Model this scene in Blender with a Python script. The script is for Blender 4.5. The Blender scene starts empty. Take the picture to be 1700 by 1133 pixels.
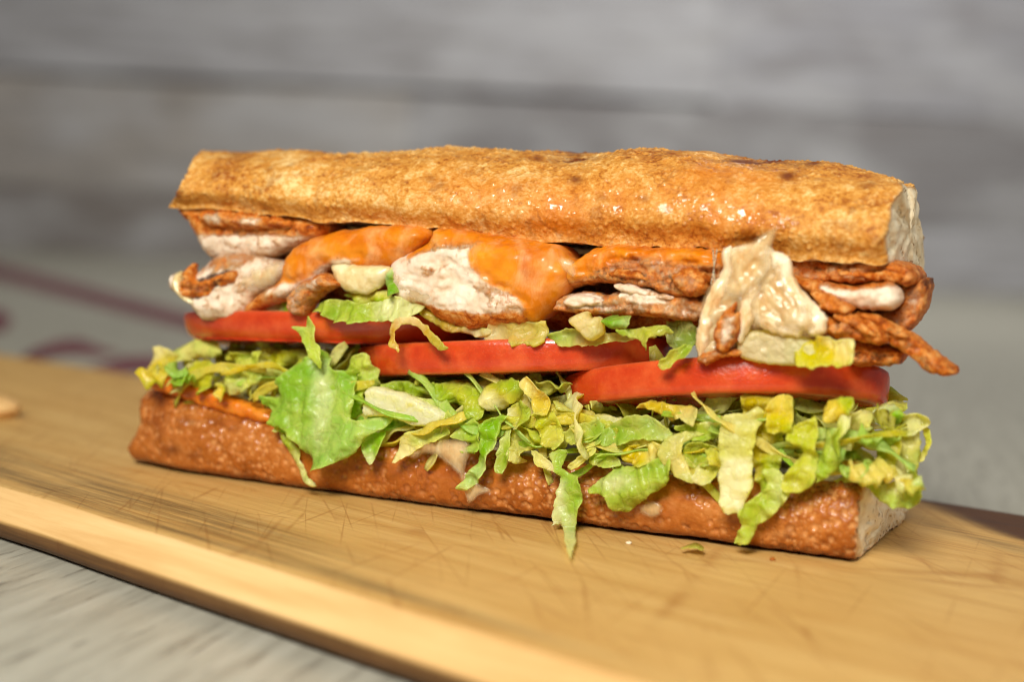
import bpy, math, random
import numpy as np
from mathutils import Vector, Matrix, geometry
# ------------------------------------------------------------------ camera
FPX = 2361.0; CX, CY = 850.0, 566.5
CAM_H = 0.0868
PITCH = math.atan((566.5-360)/FPX); ROLL = math.atan(0.045)
Fw = np.array((0, math.cos(PITCH), -math.sin(PITCH)))
R0 = np.array((1.0, 0, 0)); U0 = np.array((0, math.sin(PITCH), math.cos(PITCH)))
Rr = R0*math.cos(ROLL)+U0*math.sin(ROLL); Ur = -R0*math.sin(ROLL)+U0*math.cos(ROLL)
CAM = np.array((0, 0, CAM_H))
sc = bpy.context.scene
cd = bpy.data.cameras.new('camera'); cam = bpy.data.objects.new('camera', cd)
sc.collection.objects.link(cam); sc.camera = cam
cd.sensor_width = 36; cd.lens = 36*FPX/1700; cd.clip_start = 0.01; cd.clip_end = 50
m = Matrix.Identity(4)
for i in range(3):
    m[i][0] = Rr[i]; m[i][1] = Ur[i]; m[i][2] = -Fw[i]; m[i][3] = CAM[i]
cam.matrix_world = m
cd.dof.use_dof = True; cd.dof.focus_distance = 0.402; cd.dof.aperture_fstop = 5.2
# ------------------------------------------------------------------ world, lamps, exposure
w = bpy.data.worlds.new('World'); sc.world = w; w.use_nodes = True
w.node_tree.nodes['Background'].inputs[0].default_value = (1.0, 0.965, 0.92, 1)
w.node_tree.nodes['Background'].inputs[1].default_value = 0.145
def area(name, loc, target, size, power, color=(1, 1, 1), sy=None):
    l = bpy.data.lights.new(name, 'AREA'); l.energy = power; l.color = color
    l.size = size
    if sy: l.shape = 'RECTANGLE'; l.size_y = sy
    o = bpy.data.objects.new(name, l); sc.collection.objects.link(o)
    o.location = loc
    o.rotation_euler = (Vector(target)-Vector(loc)).to_track_quat('-Z', 'Y').to_euler()
    return o
area('key_softbox', (-0.22, -0.42, 0.66), (0, 0.42, 0.03), 0.34, 14.6, (1.0, 0.955, 0.885))
area('fill_softbox', (0.75, 0.25, 0.55), (0.0, 0.42, 0.05), 0.5, 1.7, (1.0, 0.98, 0.95))
area('backdrop_fill', (0.42, 1.60, 1.15), (0.3, 2.45, 0.10), 0.5, 11.0, (1.0, 0.985, 0.965))  # added fill light out of view, brightens the wall and far table
sc.view_settings.view_transform = 'Standard'; sc.view_settings.look = 'None'
sc.view_settings.exposure = 0.0; sc.view_settings.gamma = 1.0
sc.view_settings.use_curve_mapping = False
sc.render.engine = 'CYCLES'; sc.cycles.use_denoising = True; sc.cycles.filter_width = 1.1
sc.cycles.max_bounces = 6; sc.cycles.diffuse_bounces = 3; sc.cycles.adaptive_threshold = 0.03; sc.cycles.use_adaptive_sampling = True
sc.cycles.caustics_reflective = False; sc.cycles.caustics_refractive = False
# ------------------------------------------------------------------ helpers: geometry of the shot
def rays(px):
    px = np.atleast_2d(np.asarray(px, float))
    return Fw[None]+((px[:, :1]-CX)/FPX)*Rr[None]-((px[:, 1:2]-CY)/FPX)*Ur[None]
def ground(px, z=0.0):
    d = rays(px); t = (z-CAM[2])/d[:, 2:3]
    return CAM[None]+d*t
A0, A1 = ground([(215, 772), (1420, 932)])
UAX = (A1-A0)/np.linalg.norm(A1-A0); VAX = np.array((-UAX[1], UAX[0], 0.0)); ZAX = np.array((0, 0, 1.0))
if VAX[1] < 0: VAX = -VAX
LEN = float(np.linalg.norm(A1-A0))
def P(px, v=0.0):
    """points at distance v behind the sandwich's front plane"""
    d = rays(px); v = np.broadcast_to(np.asarray(v, float), (len(d),))
    t = (v-(CAM-A0) @ VAX)/(d @ VAX)
    return CAM[None]+d*t[:, None]
def proj(p):
    q = p-CAM; z = q @ Fw
    return np.stack((CX+FPX*(q @ Rr)/z, CY-FPX*(q @ Ur)/z), 1)
def uvz(p): q = p-A0; return np.stack((q @ UAX, q @ VAX, p[:, 2]), 1)
def xyz(q): return A0[None]+q[:, :1]*UAX+q[:, 1:2]*VAX+q[:, 2:3]*ZAX
def vnoise(p, freq=1.0, seed=0):
    p = np.asarray(p, float)*freq+seed*17.31+100.0
    i = np.floor(p).astype(np.int64); f = p-i; f = f*f*(3-2*f)
    def h(a, b, c):
        n = (a*73856093) ^ (b*19349663) ^ (c*83492791)
        n = (n ^ (n >> 13))*1274126177 & 0x7fffffff
        n = (n ^ (n >> 16))*668265263 & 0x7fffffff
        return ((n ^ (n >> 15)) & 0xffff)/32767.5-1
    x, y, z = i[:, 0], i[:, 1], i[:, 2]; fx, fy, fz = f[:, 0], f[:, 1], f[:, 2]
    def L(a, b, t): return a+(b-a)*t
    return L(L(L(h(x, y, z), h(x+1, y, z), fx), L(h(x, y+1, z), h(x+1, y+1, z), fx), fy),
             L(L(h(x, y, z+1), h(x+1, y, z+1), fx), L(h(x, y+1, z+1), h(x+1, y+1, z+1), fx), fy), fz)
def fbm(p, freq, seed=0, oct=3):
    return sum(vnoise(p, freq*2**k, seed+k)*0.5**k for k in range(oct))
def smooth(a, b, x): t = np.clip((x-a)/(b-a), 0, 1); return t*t*(3-2*t)
# ------------------------------------------------------------------ helpers: objects
COL = sc.collection
def tag(o, label=None, cat=None, group=None, kind=None):
    if label: o['label'] = label
    if cat: o['category'] = cat
    if group: o['group'] = group
    if kind: o['kind'] = kind
    return o
def mesh_obj(name, verts, faces, mat=None, parent=None, smooth_=True, attrs=None, color=None):
    me = bpy.data.meshes.new(name)
    me.from_pydata([tuple(map(float, v)) for v in verts], [], [tuple(map(int, f)) for f in faces])
    if smooth_: me.polygons.foreach_set('use_smooth', [True]*len(me.polygons))
    for k, a in (attrs or {}).items():
        at = me.attributes.new(k, 'FLOAT', 'POINT'); at.data.foreach_set('value', np.asarray(a, np.float32))
    if mat: me.materials.append(mat)
    me.validate(); me.update()
    o = bpy.data.objects.new(name, me); COL.objects.link(o)
    if parent: o.parent = parent
    if color: o.color = (*color, 1)
    return o
def empty(name, loc=(0, 0, 0)):
    o = bpy.data.objects.new(name, None); COL.objects.link(o); o.location = loc; o.empty_display_size = 0.01
    return o
def adopt(parent, *kids):
    bpy.context.view_layer.update()
    for k in kids:
        k.parent = parent; k.matrix_parent_inverse = parent.matrix_world.inverted()
def lin(r, g, b):
    return tuple(((c/255)/12.92 if c/255 <= .04045 else ((c/255+.055)/1.055)**2.4) for c in (r, g, b))
# ------------------------------------------------------------------ helpers: materials
class NT:
    def __init__(s, name):
        s.m = bpy.data.materials.new(name); s.m.use_nodes = True
        s.t = s.m.node_tree; s.b = s.t.nodes['Principled BSDF']; s.out = s.t.nodes['Material Output']
    def n(s, typ, **k):
        nd = s.t.nodes.new(typ)
        for a, v in k.items(): setattr(nd, a, v)
        return nd
    def l(s, a, b): s.t.links.new(a, b)
    def val(s, sock, v):
        if hasattr(v, 'is_output'): s.l(v, sock)
        else: sock.default_value = (*v, 1) if isinstance(v, tuple) and len(v) == 3 and sock.type == 'RGBA' else v
    def coord(s, kind='Object', scale=(1, 1, 1), rot=(0, 0, 0), loc=(0, 0, 0)):
        tc = s.n('ShaderNodeTexCoord'); mp = s.n('ShaderNodeMapping')
        s.l(tc.outputs[kind], mp.inputs[0]); mp.inputs['Scale'].default_value = scale
        mp.inputs['Rotation'].default_value = rot; mp.inputs['Location'].default_value = loc
        return mp.outputs[0]
    def noise(s, co, scale, detail=4, rough=.55, dist=0):
        nd = s.n('ShaderNodeTexNoise'); s.l(co, nd.inputs['Vector'])
        nd.inputs['Scale'].default_value = scale; nd.inputs['Detail'].default_value = detail
        nd.inputs['Roughness'].default_value = rough; nd.inputs['Distortion'].default_value = dist
        return nd.outputs['Fac']
    def voro(s, co, scale, feature='F1', out='Distance'):
        nd = s.n('ShaderNodeTexVoronoi', feature=feature); s.l(co, nd.inputs['Vector'])
        nd.inputs['Scale'].default_value = scale; return nd.outputs[out]
    def ramp(s, fac, stops):
        nd = s.n('ShaderNodeValToRGB'); s.l(fac, nd.inputs[0]); e = nd.color_ramp.elements
        while len(e) < len(stops): e.new(0.5)
        for el, (p, c) in zip(e, stops):
            el.position = p; el.color = (*c, 1) if isinstance(c, tuple) else (c, c, c, 1)
        return nd.outputs[0]
    def mix(s, fac, a, b, mode='MIX'):
        nd = s.n('ShaderNodeMix', data_type='RGBA', blend_type=mode)
        s.val(nd.inputs[0], fac); s.val(nd.inputs[6], a); s.val(nd.inputs[7], b); return nd.outputs[2]
    def math(s, op, a, b=0.0, clamp=False):
        nd = s.n('ShaderNodeMath', operation=op, use_clamp=clamp)
        s.val(nd.inputs[0], a); s.val(nd.inputs[1], b); return nd.outputs[0]
    def attr(s, name): return s.n('ShaderNodeAttribute', attribute_name=name).outputs['Fac']
    def ocol(s): return s.n('ShaderNodeObjectInfo').outputs['Color']
    def orand(s): return s.n('ShaderNodeObjectInfo').outputs['Random']
    def bump(s, h, strength=.3, dist=.001, prev=None):
        nd = s.n('ShaderNodeBump'); s.l(h, nd.inputs['Height'])
        nd.inputs['Strength'].default_value = strength; nd.inputs['Distance'].default_value = dist
        if prev: s.l(prev, nd.inputs['Normal'])
        return nd.outputs[0]
    def set(s, **k):
        for a, v in k.items(): s.val(s.b.inputs[a.replace('_', ' ')], v)
def sss(t, wgt, rad, scale):
    t.b.subsurface_method = 'BURLEY'; t.b.inputs['Subsurface Weight'].default_value = wgt
    t.b.inputs['Subsurface Radius'].default_value = rad; t.b.inputs['Subsurface Scale'].default_value = scale

SYAW = math.atan2(UAX[1], UAX[0])
def mat_crust(name, ramp_stops, tip, scorch_c, rough=.5, glaze_c=(.55, .17, .012), tipw=.6, bk=1.0, fine=1.0):
    t = NT(name); co = t.coord()
    q0 = t.coord(rot=(0, 0, -SYAW)); mp = t.n('ShaderNodeMapping'); t.l(q0, mp.inputs[0]); mp.inputs['Scale'].default_value = (.8, 1, 1); sx = mp.outputs[0]
    a = t.noise(sx, 60, 6, .7, .5); b = t.noise(sx, 430, 6, .78); d3 = t.noise(sx, 1100, 3, .6)
    c = t.ramp(t.math('ADD', t.math('MULTIPLY', a, 1-.58*fine), t.math('ADD', t.math('MULTIPLY', b, .36*fine), t.math('MULTIPLY', d3, .22*fine))), ramp_stops)
    vcell = t.voro(sx, 420, 'F1'); spk = t.ramp(vcell, [(0.0, 1.0), (.40, 0.0)])
    gate = t.ramp(t.noise(co, 80, 3), [(.42, 0.0), (.58, 1.0)])
    c = t.mix(t.math('MULTIPLY', t.math('MULTIPLY', spk, gate), tipw*fine**2), c, tip)
    c = t.mix(t.math('MULTIPLY', t.attr('blister'), min(1.0, tipw+.3*(1-fine))), c, tip)
    c = t.mix(t.math('MULTIPLY', t.attr('wet'), .72), c, t.mix(.45, glaze_c, t.mix(1.0, c, glaze_c, 'MULTIPLY')))
    fl = t.ramp(t.math('ADD', t.attr('flour'), t.math('MULTIPLY', t.math('SUBTRACT', t.noise(co, 500, 5, .7), .5), 1.6)), [(.45, 0.0), (.85, .75)])
    c = t.mix(fl, c, lin(236, 208, 158))
    sp = t.ramp(t.noise(co, 150, 4, .6, .4), [(.56, 0.0), (.72, 1.0)])
    c = t.mix(t.math('MULTIPLY', sp, .5), c, scorch_c)
    nv = t.n('ShaderNodeTexNoise'); t.l(co, nv.inputs['Vector']); nv.inputs['Scale'].default_value = 160
    wv = t.n('ShaderNodeVectorMath', operation='MULTIPLY_ADD'); t.l(nv.outputs['Color'], wv.inputs[0]); wv.inputs[1].default_value = (.010, .010, .010); t.l(co, wv.inputs[2])
    crk = t.math('MULTIPLY', t.ramp(t.voro(wv.outputs[0], 95, 'DISTANCE_TO_EDGE'), [(0, 1.0), (.035, 0.0)]), t.ramp(t.noise(co, 60, 3), [(.48, 0.0), (.62, 1.0)]))
    c = t.mix(t.math('MULTIPLY', crk, .38), c, scorch_c)
    c = t.mix(t.attr('scorch'), c, scorch_c)
    t.set(Base_Color=c)
    t.set(Roughness=t.math('SUBTRACT', rough, t.math('MULTIPLY', t.attr('wet'), .26)))
    t.set(Coat_Weight=t.math('MULTIPLY', t.attr('wet'), 1.0), Coat_Roughness=.12, Specular_IOR_Level=.22)
    bp = t.bump(b, .5*bk, .0007)
    bp = t.bump(d3, .4*bk, .0004, bp); bp = t.bump(vcell, .25*bk, -.0004, bp); t.set(Normal=bp); t.l(t.bump(vcell, .3, -.0006), t.b.inputs['Coat Normal'])
    return t.m
M = {}
M['crust_top'] = mat_crust('golden_crust', [(.41, lin(150, 80, 22)), (.47, lin(198, 130, 48)), (.52, lin(215, 154, 68)), (.60, lin(242, 206, 138))],
                           lin(238, 196, 124), lin(118, 58, 20), .50, lin(230, 138, 20), .45)
M['crust_low'] = mat_crust('brown_crust', [(.38, lin(112, 54, 14)), (.46, lin(160, 88, 30)), (.54, lin(186, 112, 46)), (.64, lin(214, 150, 86))],
                           lin(238, 182, 116), lin(92, 36, 12), .36, lin(180, 100, 28), .5, .4, .62)
t = NT('white_crumb'); co = t.coord()
c = t.ramp(t.noise(co, 160, 5, .65), [(.3, lin(212, 184, 138)), (.45, lin(234, 216, 178)), (.65, lin(246, 234, 204))])
c = t.mix(t.ramp(t.math('ADD', t.attr('rim'), t.math('MULTIPLY', t.math('SUBTRACT', t.noise(co, 300, 4), .5), .8)), [(.45, 0.0), (.95, .8)]), c, lin(204, 146, 72))
por = t.math('MULTIPLY', t.ramp(t.voro(co, 420), [(.12, 1.0), (.34, 0.0)]), t.ramp(t.noise(co, 260, 3), [(.44, 0.0), (.56, 1.0)]))
c = t.mix(t.math('MULTIPLY', por, .6), c, lin(176, 138, 88))
t.set(Base_Color=c, Roughness=.85)
bp = t.bump(t.noise(co, 600, 4, .6), .4, .0010); bp = t.bump(por, .7, -.0010, bp); t.set(Normal=bp)
M['crumb'] = t.m

def mat_tomato(name, dark, mid, light, spec=.34):
    t = NT(name); co = t.coord()
    c = t.ramp(t.noise(co, 110, 4, .6), [(.30, dark), (.5, mid), (.72, light)])
    dots = t.ramp(t.voro(co, 900), [(.0, 1.0), (.22, 0.0)])
    c = t.mix(t.math('MULTIPLY', dots, .16), c, lin(244, 150, 84)); c = t.mix(t.math('MULTIPLY', t.attr('cutline'), .5), c, lin(230, 130, 84)); t.set(Base_Color=c, Roughness=.24, Specular_IOR_Level=spec)
    t.set(Coat_Weight=.5, Coat_Roughness=.07)
    bp = t.bump(t.noise(co, 200, 3), .16, .0014); bp = t.bump(t.noise(co, 1100, 3), .3, .0004, bp); t.set(Normal=bp)
    sss(t, .5, (1, .3, .12), .004); return t.m
M['tomato_skin'] = mat_tomato('tomato_skin', lin(184, 50, 16), lin(200, 66, 24), lin(214, 92, 42))
M['tomato_flesh'] = mat_tomato('tomato_flesh', lin(180, 36, 16), lin(202, 62, 26), lin(222, 108, 62))

t = NT('lettuce_leaf'); co = t.coord(); oc = t.ocol()
n1 = t.noise(co, 130, 3, .55, .6)
c = t.mix(t.ramp(n1, [(.42, 0.0), (.72, .45)]), oc, lin(238, 234, 128))
c = t.mix(t.ramp(t.noise(co, 75, 2), [(.48, 0.0), (.66, .6)]), c, t.mix(1.0, oc, (.62, .9, .5), 'MULTIPLY'))
nv = t.n('ShaderNodeTexNoise'); t.l(co, nv.inputs['Vector']); nv.inputs['Scale'].default_value = 220
wv = t.n('ShaderNodeVectorMath', operation='MULTIPLY_ADD'); t.l(nv.outputs['Color'], wv.inputs[0]); wv.inputs[1].default_value = (.004, .004, .004); t.l(co, wv.inputs[2])
cell = t.voro(wv.outputs[0], 260, 'DISTANCE_TO_EDGE'); vein = t.ramp(cell, [(0, 1.0), (.05, 0.0)])
blis = t.math('POWER', cell, .6)
c = t.mix(t.math('MULTIPLY', vein, .30), c, lin(238, 236, 170))
c = t.mix(t.attr('green'), c, lin(138, 190, 36))
c = t.mix(t.math('MULTIPLY', t.attr('rim'), .35), c, lin(240, 238, 150))
c = t.mix(t.attr('pale'), c, lin(243, 241, 214))
hsv = t.n('ShaderNodeHueSaturation'); hsv.inputs['Saturation'].default_value = 1.06; hsv.inputs['Value'].default_value = 1.2; t.l(c, hsv.inputs['Color']); c = hsv.outputs[0]
t.set(Base_Color=c, Roughness=.28, Specular_IOR_Level=.32, Coat_Weight=.26, Coat_Roughness=.09)
bp = t.bump(t.noise(co, 300, 4, .55, 1.0), .45, .0012); bp = t.bump(blis, .55, .0009, bp); t.set(Normal=bp)
tr = t.n('ShaderNodeBsdfTranslucent'); t.l(t.mix(1.0, c, (1.05, 1.05, .30), 'MULTIPLY'), tr.inputs[0]); t.l(bp, tr.inputs['Normal'])
mx = t.n('ShaderNodeMixShader'); mx.inputs[0].default_value = .55
t.l(t.b.outputs[0], mx.inputs[1]); t.l(tr.outputs[0], mx.inputs[2]); t.l(mx.outputs[0], t.out.inputs[0])
M['lettuce'] = t.m

t = NT('grilled_chicken'); co = t.coord()
fib = t.noise(t.coord(scale=(.5, .5, 1.3), rot=(0, .5, .3)), 420, 5, .65, .5)
meat = t.ramp(t.noise(co, 170, 5, .6), [(.30, lin(220, 184, 146)), (.43, lin(231, 207, 177)), (.58, lin(239, 222, 198))])
sea = t.ramp(t.noise(co, 330, 6, .75, .3), [(.33, lin(112, 48, 10)), (.43, lin(186, 90, 20)), (.52, lin(218, 126, 38)), (.66, lin(244, 188, 112))])
brk = t.noise(co, 260, 6, .75)
s = t.math('ADD', t.attr('season'), t.math('MULTIPLY', t.math('SUBTRACT', brk, .5), 1.9))
tint = t.ramp(t.math('ADD', t.math('MAXIMUM', s, t.math('SUBTRACT', t.math('MULTIPLY', t.attr('sauce'), 1.1), .1)), t.math('MULTIPLY', t.math('SUBTRACT', t.noise(co, 90, 3), .5), .5)), [(.20, 0.0), (.54, .85)])
c = t.mix(tint, meat, t.ramp(t.noise(co, 240, 4, .65), [(.35, lin(218, 122, 38)), (.6, lin(242, 184, 112))]))
c = t.mix(t.ramp(s, [(.46, 0.0), (.80, 1.0)]), c, sea)
ch = t.math('ADD', t.attr('char'), t.math('MULTIPLY', t.math('SUBTRACT', t.noise(co, 380, 5, .7), .5), 2.2))
c = t.mix(t.ramp(ch, [(.5, 0.0), (.9, .85)]), c, lin(66, 26, 12))
pep = t.math('MULTIPLY', t.ramp(t.voro(co, 340), [(.0, 1.0), (.13, 0.0)]), t.ramp(t.noise(co, 300, 2), [(.55, 0.0), (.62, 1.0)]))
c = t.mix(t.math('MULTIPLY', pep, .8), c, lin(60, 34, 20))
sau = t.math('ADD', t.attr('sauce'), t.math('MULTIPLY', t.math('SUBTRACT', t.noise(t.coord(scale=(1, 1, .6)), 230, 6, .72, .5), .5), 1.7))
sm_ = t.ramp(sau, [(.30, 0.0), (.45, .55), (.75, 1.0)])
sc_col = t.ramp(t.noise(co, 90, 4, .55, .5), [(.3, lin(192, 88, 0)), (.48, lin(218, 122, 2)), (.72, lin(232, 148, 22))])
thin = t.ramp(t.noise(t.coord(scale=(1, 1, .6)), 120, 5, .65, .6), [(.38, .45), (.56, .97)])
c = t.mix(t.math('MULTIPLY', sm_, thin), c, sc_col)
t.set(Base_Color=c, Roughness=t.math('SUBTRACT', .5, t.math('MULTIPLY', sm_, .15)), Specular_IOR_Level=.16, Coat_Weight=t.math('ADD', .10, t.math('MULTIPLY', sm_, .18)), Coat_Roughness=.06)
hgt = t.math('MULTIPLY', t.math('ADD', t.math('MULTIPLY', fib, .6), t.noise(co, 520, 6, .75)), t.math('MULTIPLY', t.math('SUBTRACT', 1.0, t.math('MULTIPLY', sm_, .85)), t.ramp(s, [(.3, .28), (.6, 1.0)])))
bp = t.bump(hgt, .9, .0013); t.set(Normal=bp)
sss(t, .25, (1, .6, .35), .0018); M['chicken'] = t.m

def mat_soft(name, stops, rough, scale, rad, sscale, bumps=.3, coat=.6, alpha=None, feather=None, vstretch=1.0):
    t = NT(name); co = t.coord(scale=(1, 1, vstretch))
    t.set(Base_Color=t.ramp(t.noise(co, scale, 4, .6, .5), stops), Roughness=rough, Coat_Weight=coat, Coat_Roughness=.08)
    bp = t.bump(t.noise(co, 260, 5, .6, .6), bumps, .0014); bp = t.bump(t.noise(co, 800, 3, .5), bumps*.5, .0006, bp); t.set(Normal=bp)
    sss(t, .55, rad, sscale)
    if alpha: t.set(Alpha=t.ramp(t.noise(co, 300, 3), [(.35, alpha[0]), (.65, alpha[1])]))
    if feather:
        e = t.math('ADD', t.attr('edge'), t.math('MULTIPLY', t.math('SUBTRACT', t.noise(co, 210, 5, .65), .5), feather))
        t.set(Alpha=t.ramp(e, [(.05, 0.0), (.75, .85)]))
    return t.m
M['cheese'] = mat_soft('melted_cheese', [(.28, lin(200, 146, 84)), (.40, lin(226, 196, 144)), (.58, lin(243, 229, 194))], .13, 170, (1, .75, .45), .004, .5, .6, None, None, .45)
M['cheese_blob'] = mat_soft('soft_cream_cheese', [(.32, lin(216, 184, 118)), (.5, lin(234, 216, 160)), (.7, lin(242, 232, 196))], .14, 140, (1, .8, .5), .004, .35, .7)
M['cheese_thin'] = mat_soft('thin_cheese_film', [(.3, lin(216, 158, 104)), (.7, lin(240, 214, 170))], .22, 140, (1, .75, .45), .003, .4, .8, (.35, .85))
SA = [(.3, lin(190, 84, 6)), (.5, lin(212, 114, 14)), (.72, lin(226, 140, 44))]
M['sauce'] = mat_soft('orange_sauce', SA, .3, 90, (1, .45, .1), .003, .3, .45)
M['sauce_film'] = mat_soft('orange_sauce_film', SA, .3, 90, (1, .45, .1), .003, .35, .5, None, .9)
M['cheese_film'] = mat_soft('melted_cheese_film', [(.3, lin(200, 148, 88)), (.5, lin(222, 194, 140)), (.7, lin(240, 226, 190))], .14, 150, (1, .75, .45), .004, .5, .7, None, .7, .35)

t = NT('cutting_board_wood'); co = t.coord()
gr = t.coord(scale=(1.0, 14.0, 14.0))
g1 = t.noise(gr, 9, 6, .62, .35); g2 = t.noise(t.coord(scale=(2.4, 70, 70)), 10, 5, .68)
c = t.ramp(t.math('ADD', t.math('MULTIPLY', g1, .45), t.math('MULTIPLY', g2, .55)),
           [(.34, lin(182, 134, 70)), (.46, lin(206, 163, 94)), (.56, lin(217, 177, 108)), (.70, lin(230, 197, 132))])
c = t.mix(t.ramp(t.noise(co, 14, 3), [(.4, 0.0), (.7, .22)]), c, lin(186, 132, 60))
for rot, sc_, th, off in ((.62, 46, .018, 0), (.80, 60, .016, 3.3), (-.55, 40, .014, 7.7), (1.25, 44, .014, 11.1), (.70, 90, .02, 5.5)):
    q0 = t.coord(rot=(0, 0, rot)); mp = t.n('ShaderNodeMapping'); t.l(q0, mp.inputs[0]); mp.inputs['Scale'].default_value = (.05, 1, .1); mp.inputs['Location'].default_value = (off, off, 0); q = mp.outputs[0]
    e = t.voro(q, sc_, 'DISTANCE_TO_EDGE')
    lines = t.ramp(e, [(0.0, 1.0), (th, 0.0)])
    msk = t.ramp(t.noise(t.coord(loc=(off, 0, 0)), 26, 3), [(.47, 0.0), (.62, 1.0)])
    c = t.mix(t.math('MULTIPLY', t.math('MULTIPLY', lines, msk), .5), c, lin(158, 100, 40))
st = t.math('MULTIPLY', t.attr('stain'), t.ramp(t.noise(t.coord(scale=(1.0, 22, 22)), 12, 6, .7), [(.36, 0.0), (.60, 1.0)]))
c = t.mix(t.math('MULTIPLY', st, .72), c, lin(84, 66, 42))
c = t.mix(t.attr('bark'), c, t.ramp(g2, [(.3, lin(52, 30, 16)), (.7, lin(104, 66, 36))]))
c = t.mix(t.attr('rim'), c, t.ramp(g1, [(.3, lin(206, 158, 94)), (.6, lin(232, 192, 130)), (.8, lin(238, 206, 150))]))
t.set(Base_Color=c, Roughness=t.ramp(g2, [(.3, .5), (.7, .66)]), Specular_IOR_Level=.28)
bp = t.bump(g2, .22, .0006); bp = t.bump(g1, .15, .001, bp); t.set(Normal=bp); M['board'] = t.m

t = NT('whitewashed_table_wood'); 
gr = t.noise(t.coord(scale=(16, 1.2, 1)), 11, 5, .65, .3); po = t.noise(t.coord(scale=(24, 2.6, 1)), 14, 3, .6)
c = t.ramp(gr, [(.3, lin(158, 154, 138)), (.55, lin(182, 179, 162)), (.8, lin(196, 193, 178))])
c = t.mix(t.ramp(po, [(.58, 0.0), (.68, .6)]), c, lin(94, 84, 72))
c = t.mix(t.math('MULTIPLY', t.orand(), .2), c, lin(150, 146, 128))
t.set(Base_Color=c, Roughness=.42); t.set(Normal=t.bump(po, .35, -.0006)); M['table'] = t.m
t = NT('burgundy_paint'); co = t.coord()
t.set(Base_Color=t.ramp(t.noise(co, 40, 4), [(.35, lin(104, 46, 56)), (.7, lin(134, 80, 84))]), Roughness=.55); M['burgundy'] = t.m
t = NT('weathered_grey_plank'); oc = t.ocol()
gr = t.noise(t.coord(scale=(1.1, 1, 12)), 5, 6, .65, .5); bl = t.noise(t.coord(scale=(1, 1, 2.2)), 4.5, 5, .6)
c = t.mix(t.ramp(gr, [(.36, .6), (.58, 0.0)]), oc, lin(122, 114, 110))
c = t.mix(t.ramp(bl, [(.45, 0.0), (.64, .7)]), c, lin(198, 198, 200))
t.set(Base_Color=c, Roughness=.75); t.set(Normal=t.bump(gr, .4, .004)); M['plank'] = t.m
t = NT('dark_wall_backing'); t.set(Base_Color=lin(58, 52, 48), Roughness=.9); M['backing'] = t.m

# ================================================================== SETTING
TZ = -0.0145     # table height below the board's top
# --- table: planks running away from the camera
table = empty('table', (0, 0.6, TZ))
tag(table, 'whitewashed plank table under the wooden cutting board', 'table')
TYAW = math.radians(-16)
pw = 0.21; rng = random.Random(5)
for k in range(-8, 9):
    vs = [(-pw/2+.0008, -1.6, -.02), (pw/2-.0008, -1.6, -.02), (pw/2-.0008, 2.9, -.02), (-pw/2+.0008, 2.9, -.02)]
    vs += [(x, y, 0.0) for x, y, _ in vs]
    e = .0012
    vs += [(x-math.copysign(e, x), y-math.copysign(e, y), e*.7) for x, y, _ in vs[:4]]
    fs = [(3, 2, 1, 0)]+[(i, (i+1) % 4, 4+(i+1) % 4, 4+i) for i in range(4)]+[(4+i, 4+(i+1) % 4, 8+(i+1) % 4, 8+i) for i in range(4)]+[(8, 9, 10, 11)]
    o = mesh_obj('table_plank', np.array(vs)-np.array((0, 0, e*.7)), fs, M['table'], None, False)
    o.parent = table; o.rotation_euler.z = TYAW
    o.location = (math.cos(TYAW)*k*pw, math.sin(TYAW)*k*pw, 0)
def table_mark(name, px, z=TZ+.0006):
    q = ground(px, z); n = len(q)
    lo = q.copy(); lo[:, 2] -= .0009
    v = np.vstack((q, lo)); f = [tuple(range(n))]+[(i, n+i, n+(i+1) % n, (i+1) % n) for i in range(n)]
    o = mesh_obj(name, v, f, M['burgundy'], None, False); adopt(table, o); return o
table_mark('painted_stripe', [(-260, 372), (0, 440), (140, 476), (340, 528), (520, 575), (520, 604), (340, 554), (140, 502), (0, 465), (-260, 392)])
table_mark('painted_mark', [(35, 592), (60, 577), (95, 565), (130, 562), (172, 578), (200, 586), (160, 590), (120, 588), (90, 590), (60, 600)])
table_mark('painted_mark', [(140, 612), (170, 604), (205, 592), (250, 590), (290, 600), (290, 622), (240, 616), (200, 620), (165, 622)])
table_mark('painted_mark', [(-60, 505), (-10, 512), (14, 520), (20, 534), (8, 548), (-30, 556), (-70, 545)])
# --- wall of weathered planks
wall = empty('wall', (0, 2.62, TZ)); wall['kind'] = 'structure'
WD = 2.62
def wall_z(py, px=850):
    d = rays([(px, py)])[0]; return float(CAM[2]+d[2]/d[1]*WD)
b = mesh_obj('backing_board', [(-2.6, WD+.02, TZ), (2.6, WD+.02, TZ), (2.6, WD+.02, 1.5), (-2.6, WD+.02, 1.5), (-2.6, WD+.04, TZ), (2.6, WD+.04, TZ), (2.6, WD+.04, 1.5), (-2.6, WD+.04, 1.5)],
             [(0, 1, 2, 3), (7, 6, 5, 4), (0, 4, 5, 1), (3, 2, 6, 7), (0, 3, 7, 4), (1, 5, 6, 2)], M['backing'], None, False)
adopt(wall, b)
seams = [TZ, wall_z(345), wall_z(160), wall_z(-60), wall_z(-200), wall_z(-380), 1.1]
greys = [(176, 173, 172), (150, 143, 138), (190, 190, 194), (176, 176, 182), (160, 156, 155), (184, 178, 172), (152, 150, 152)]
gi = 0
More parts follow.
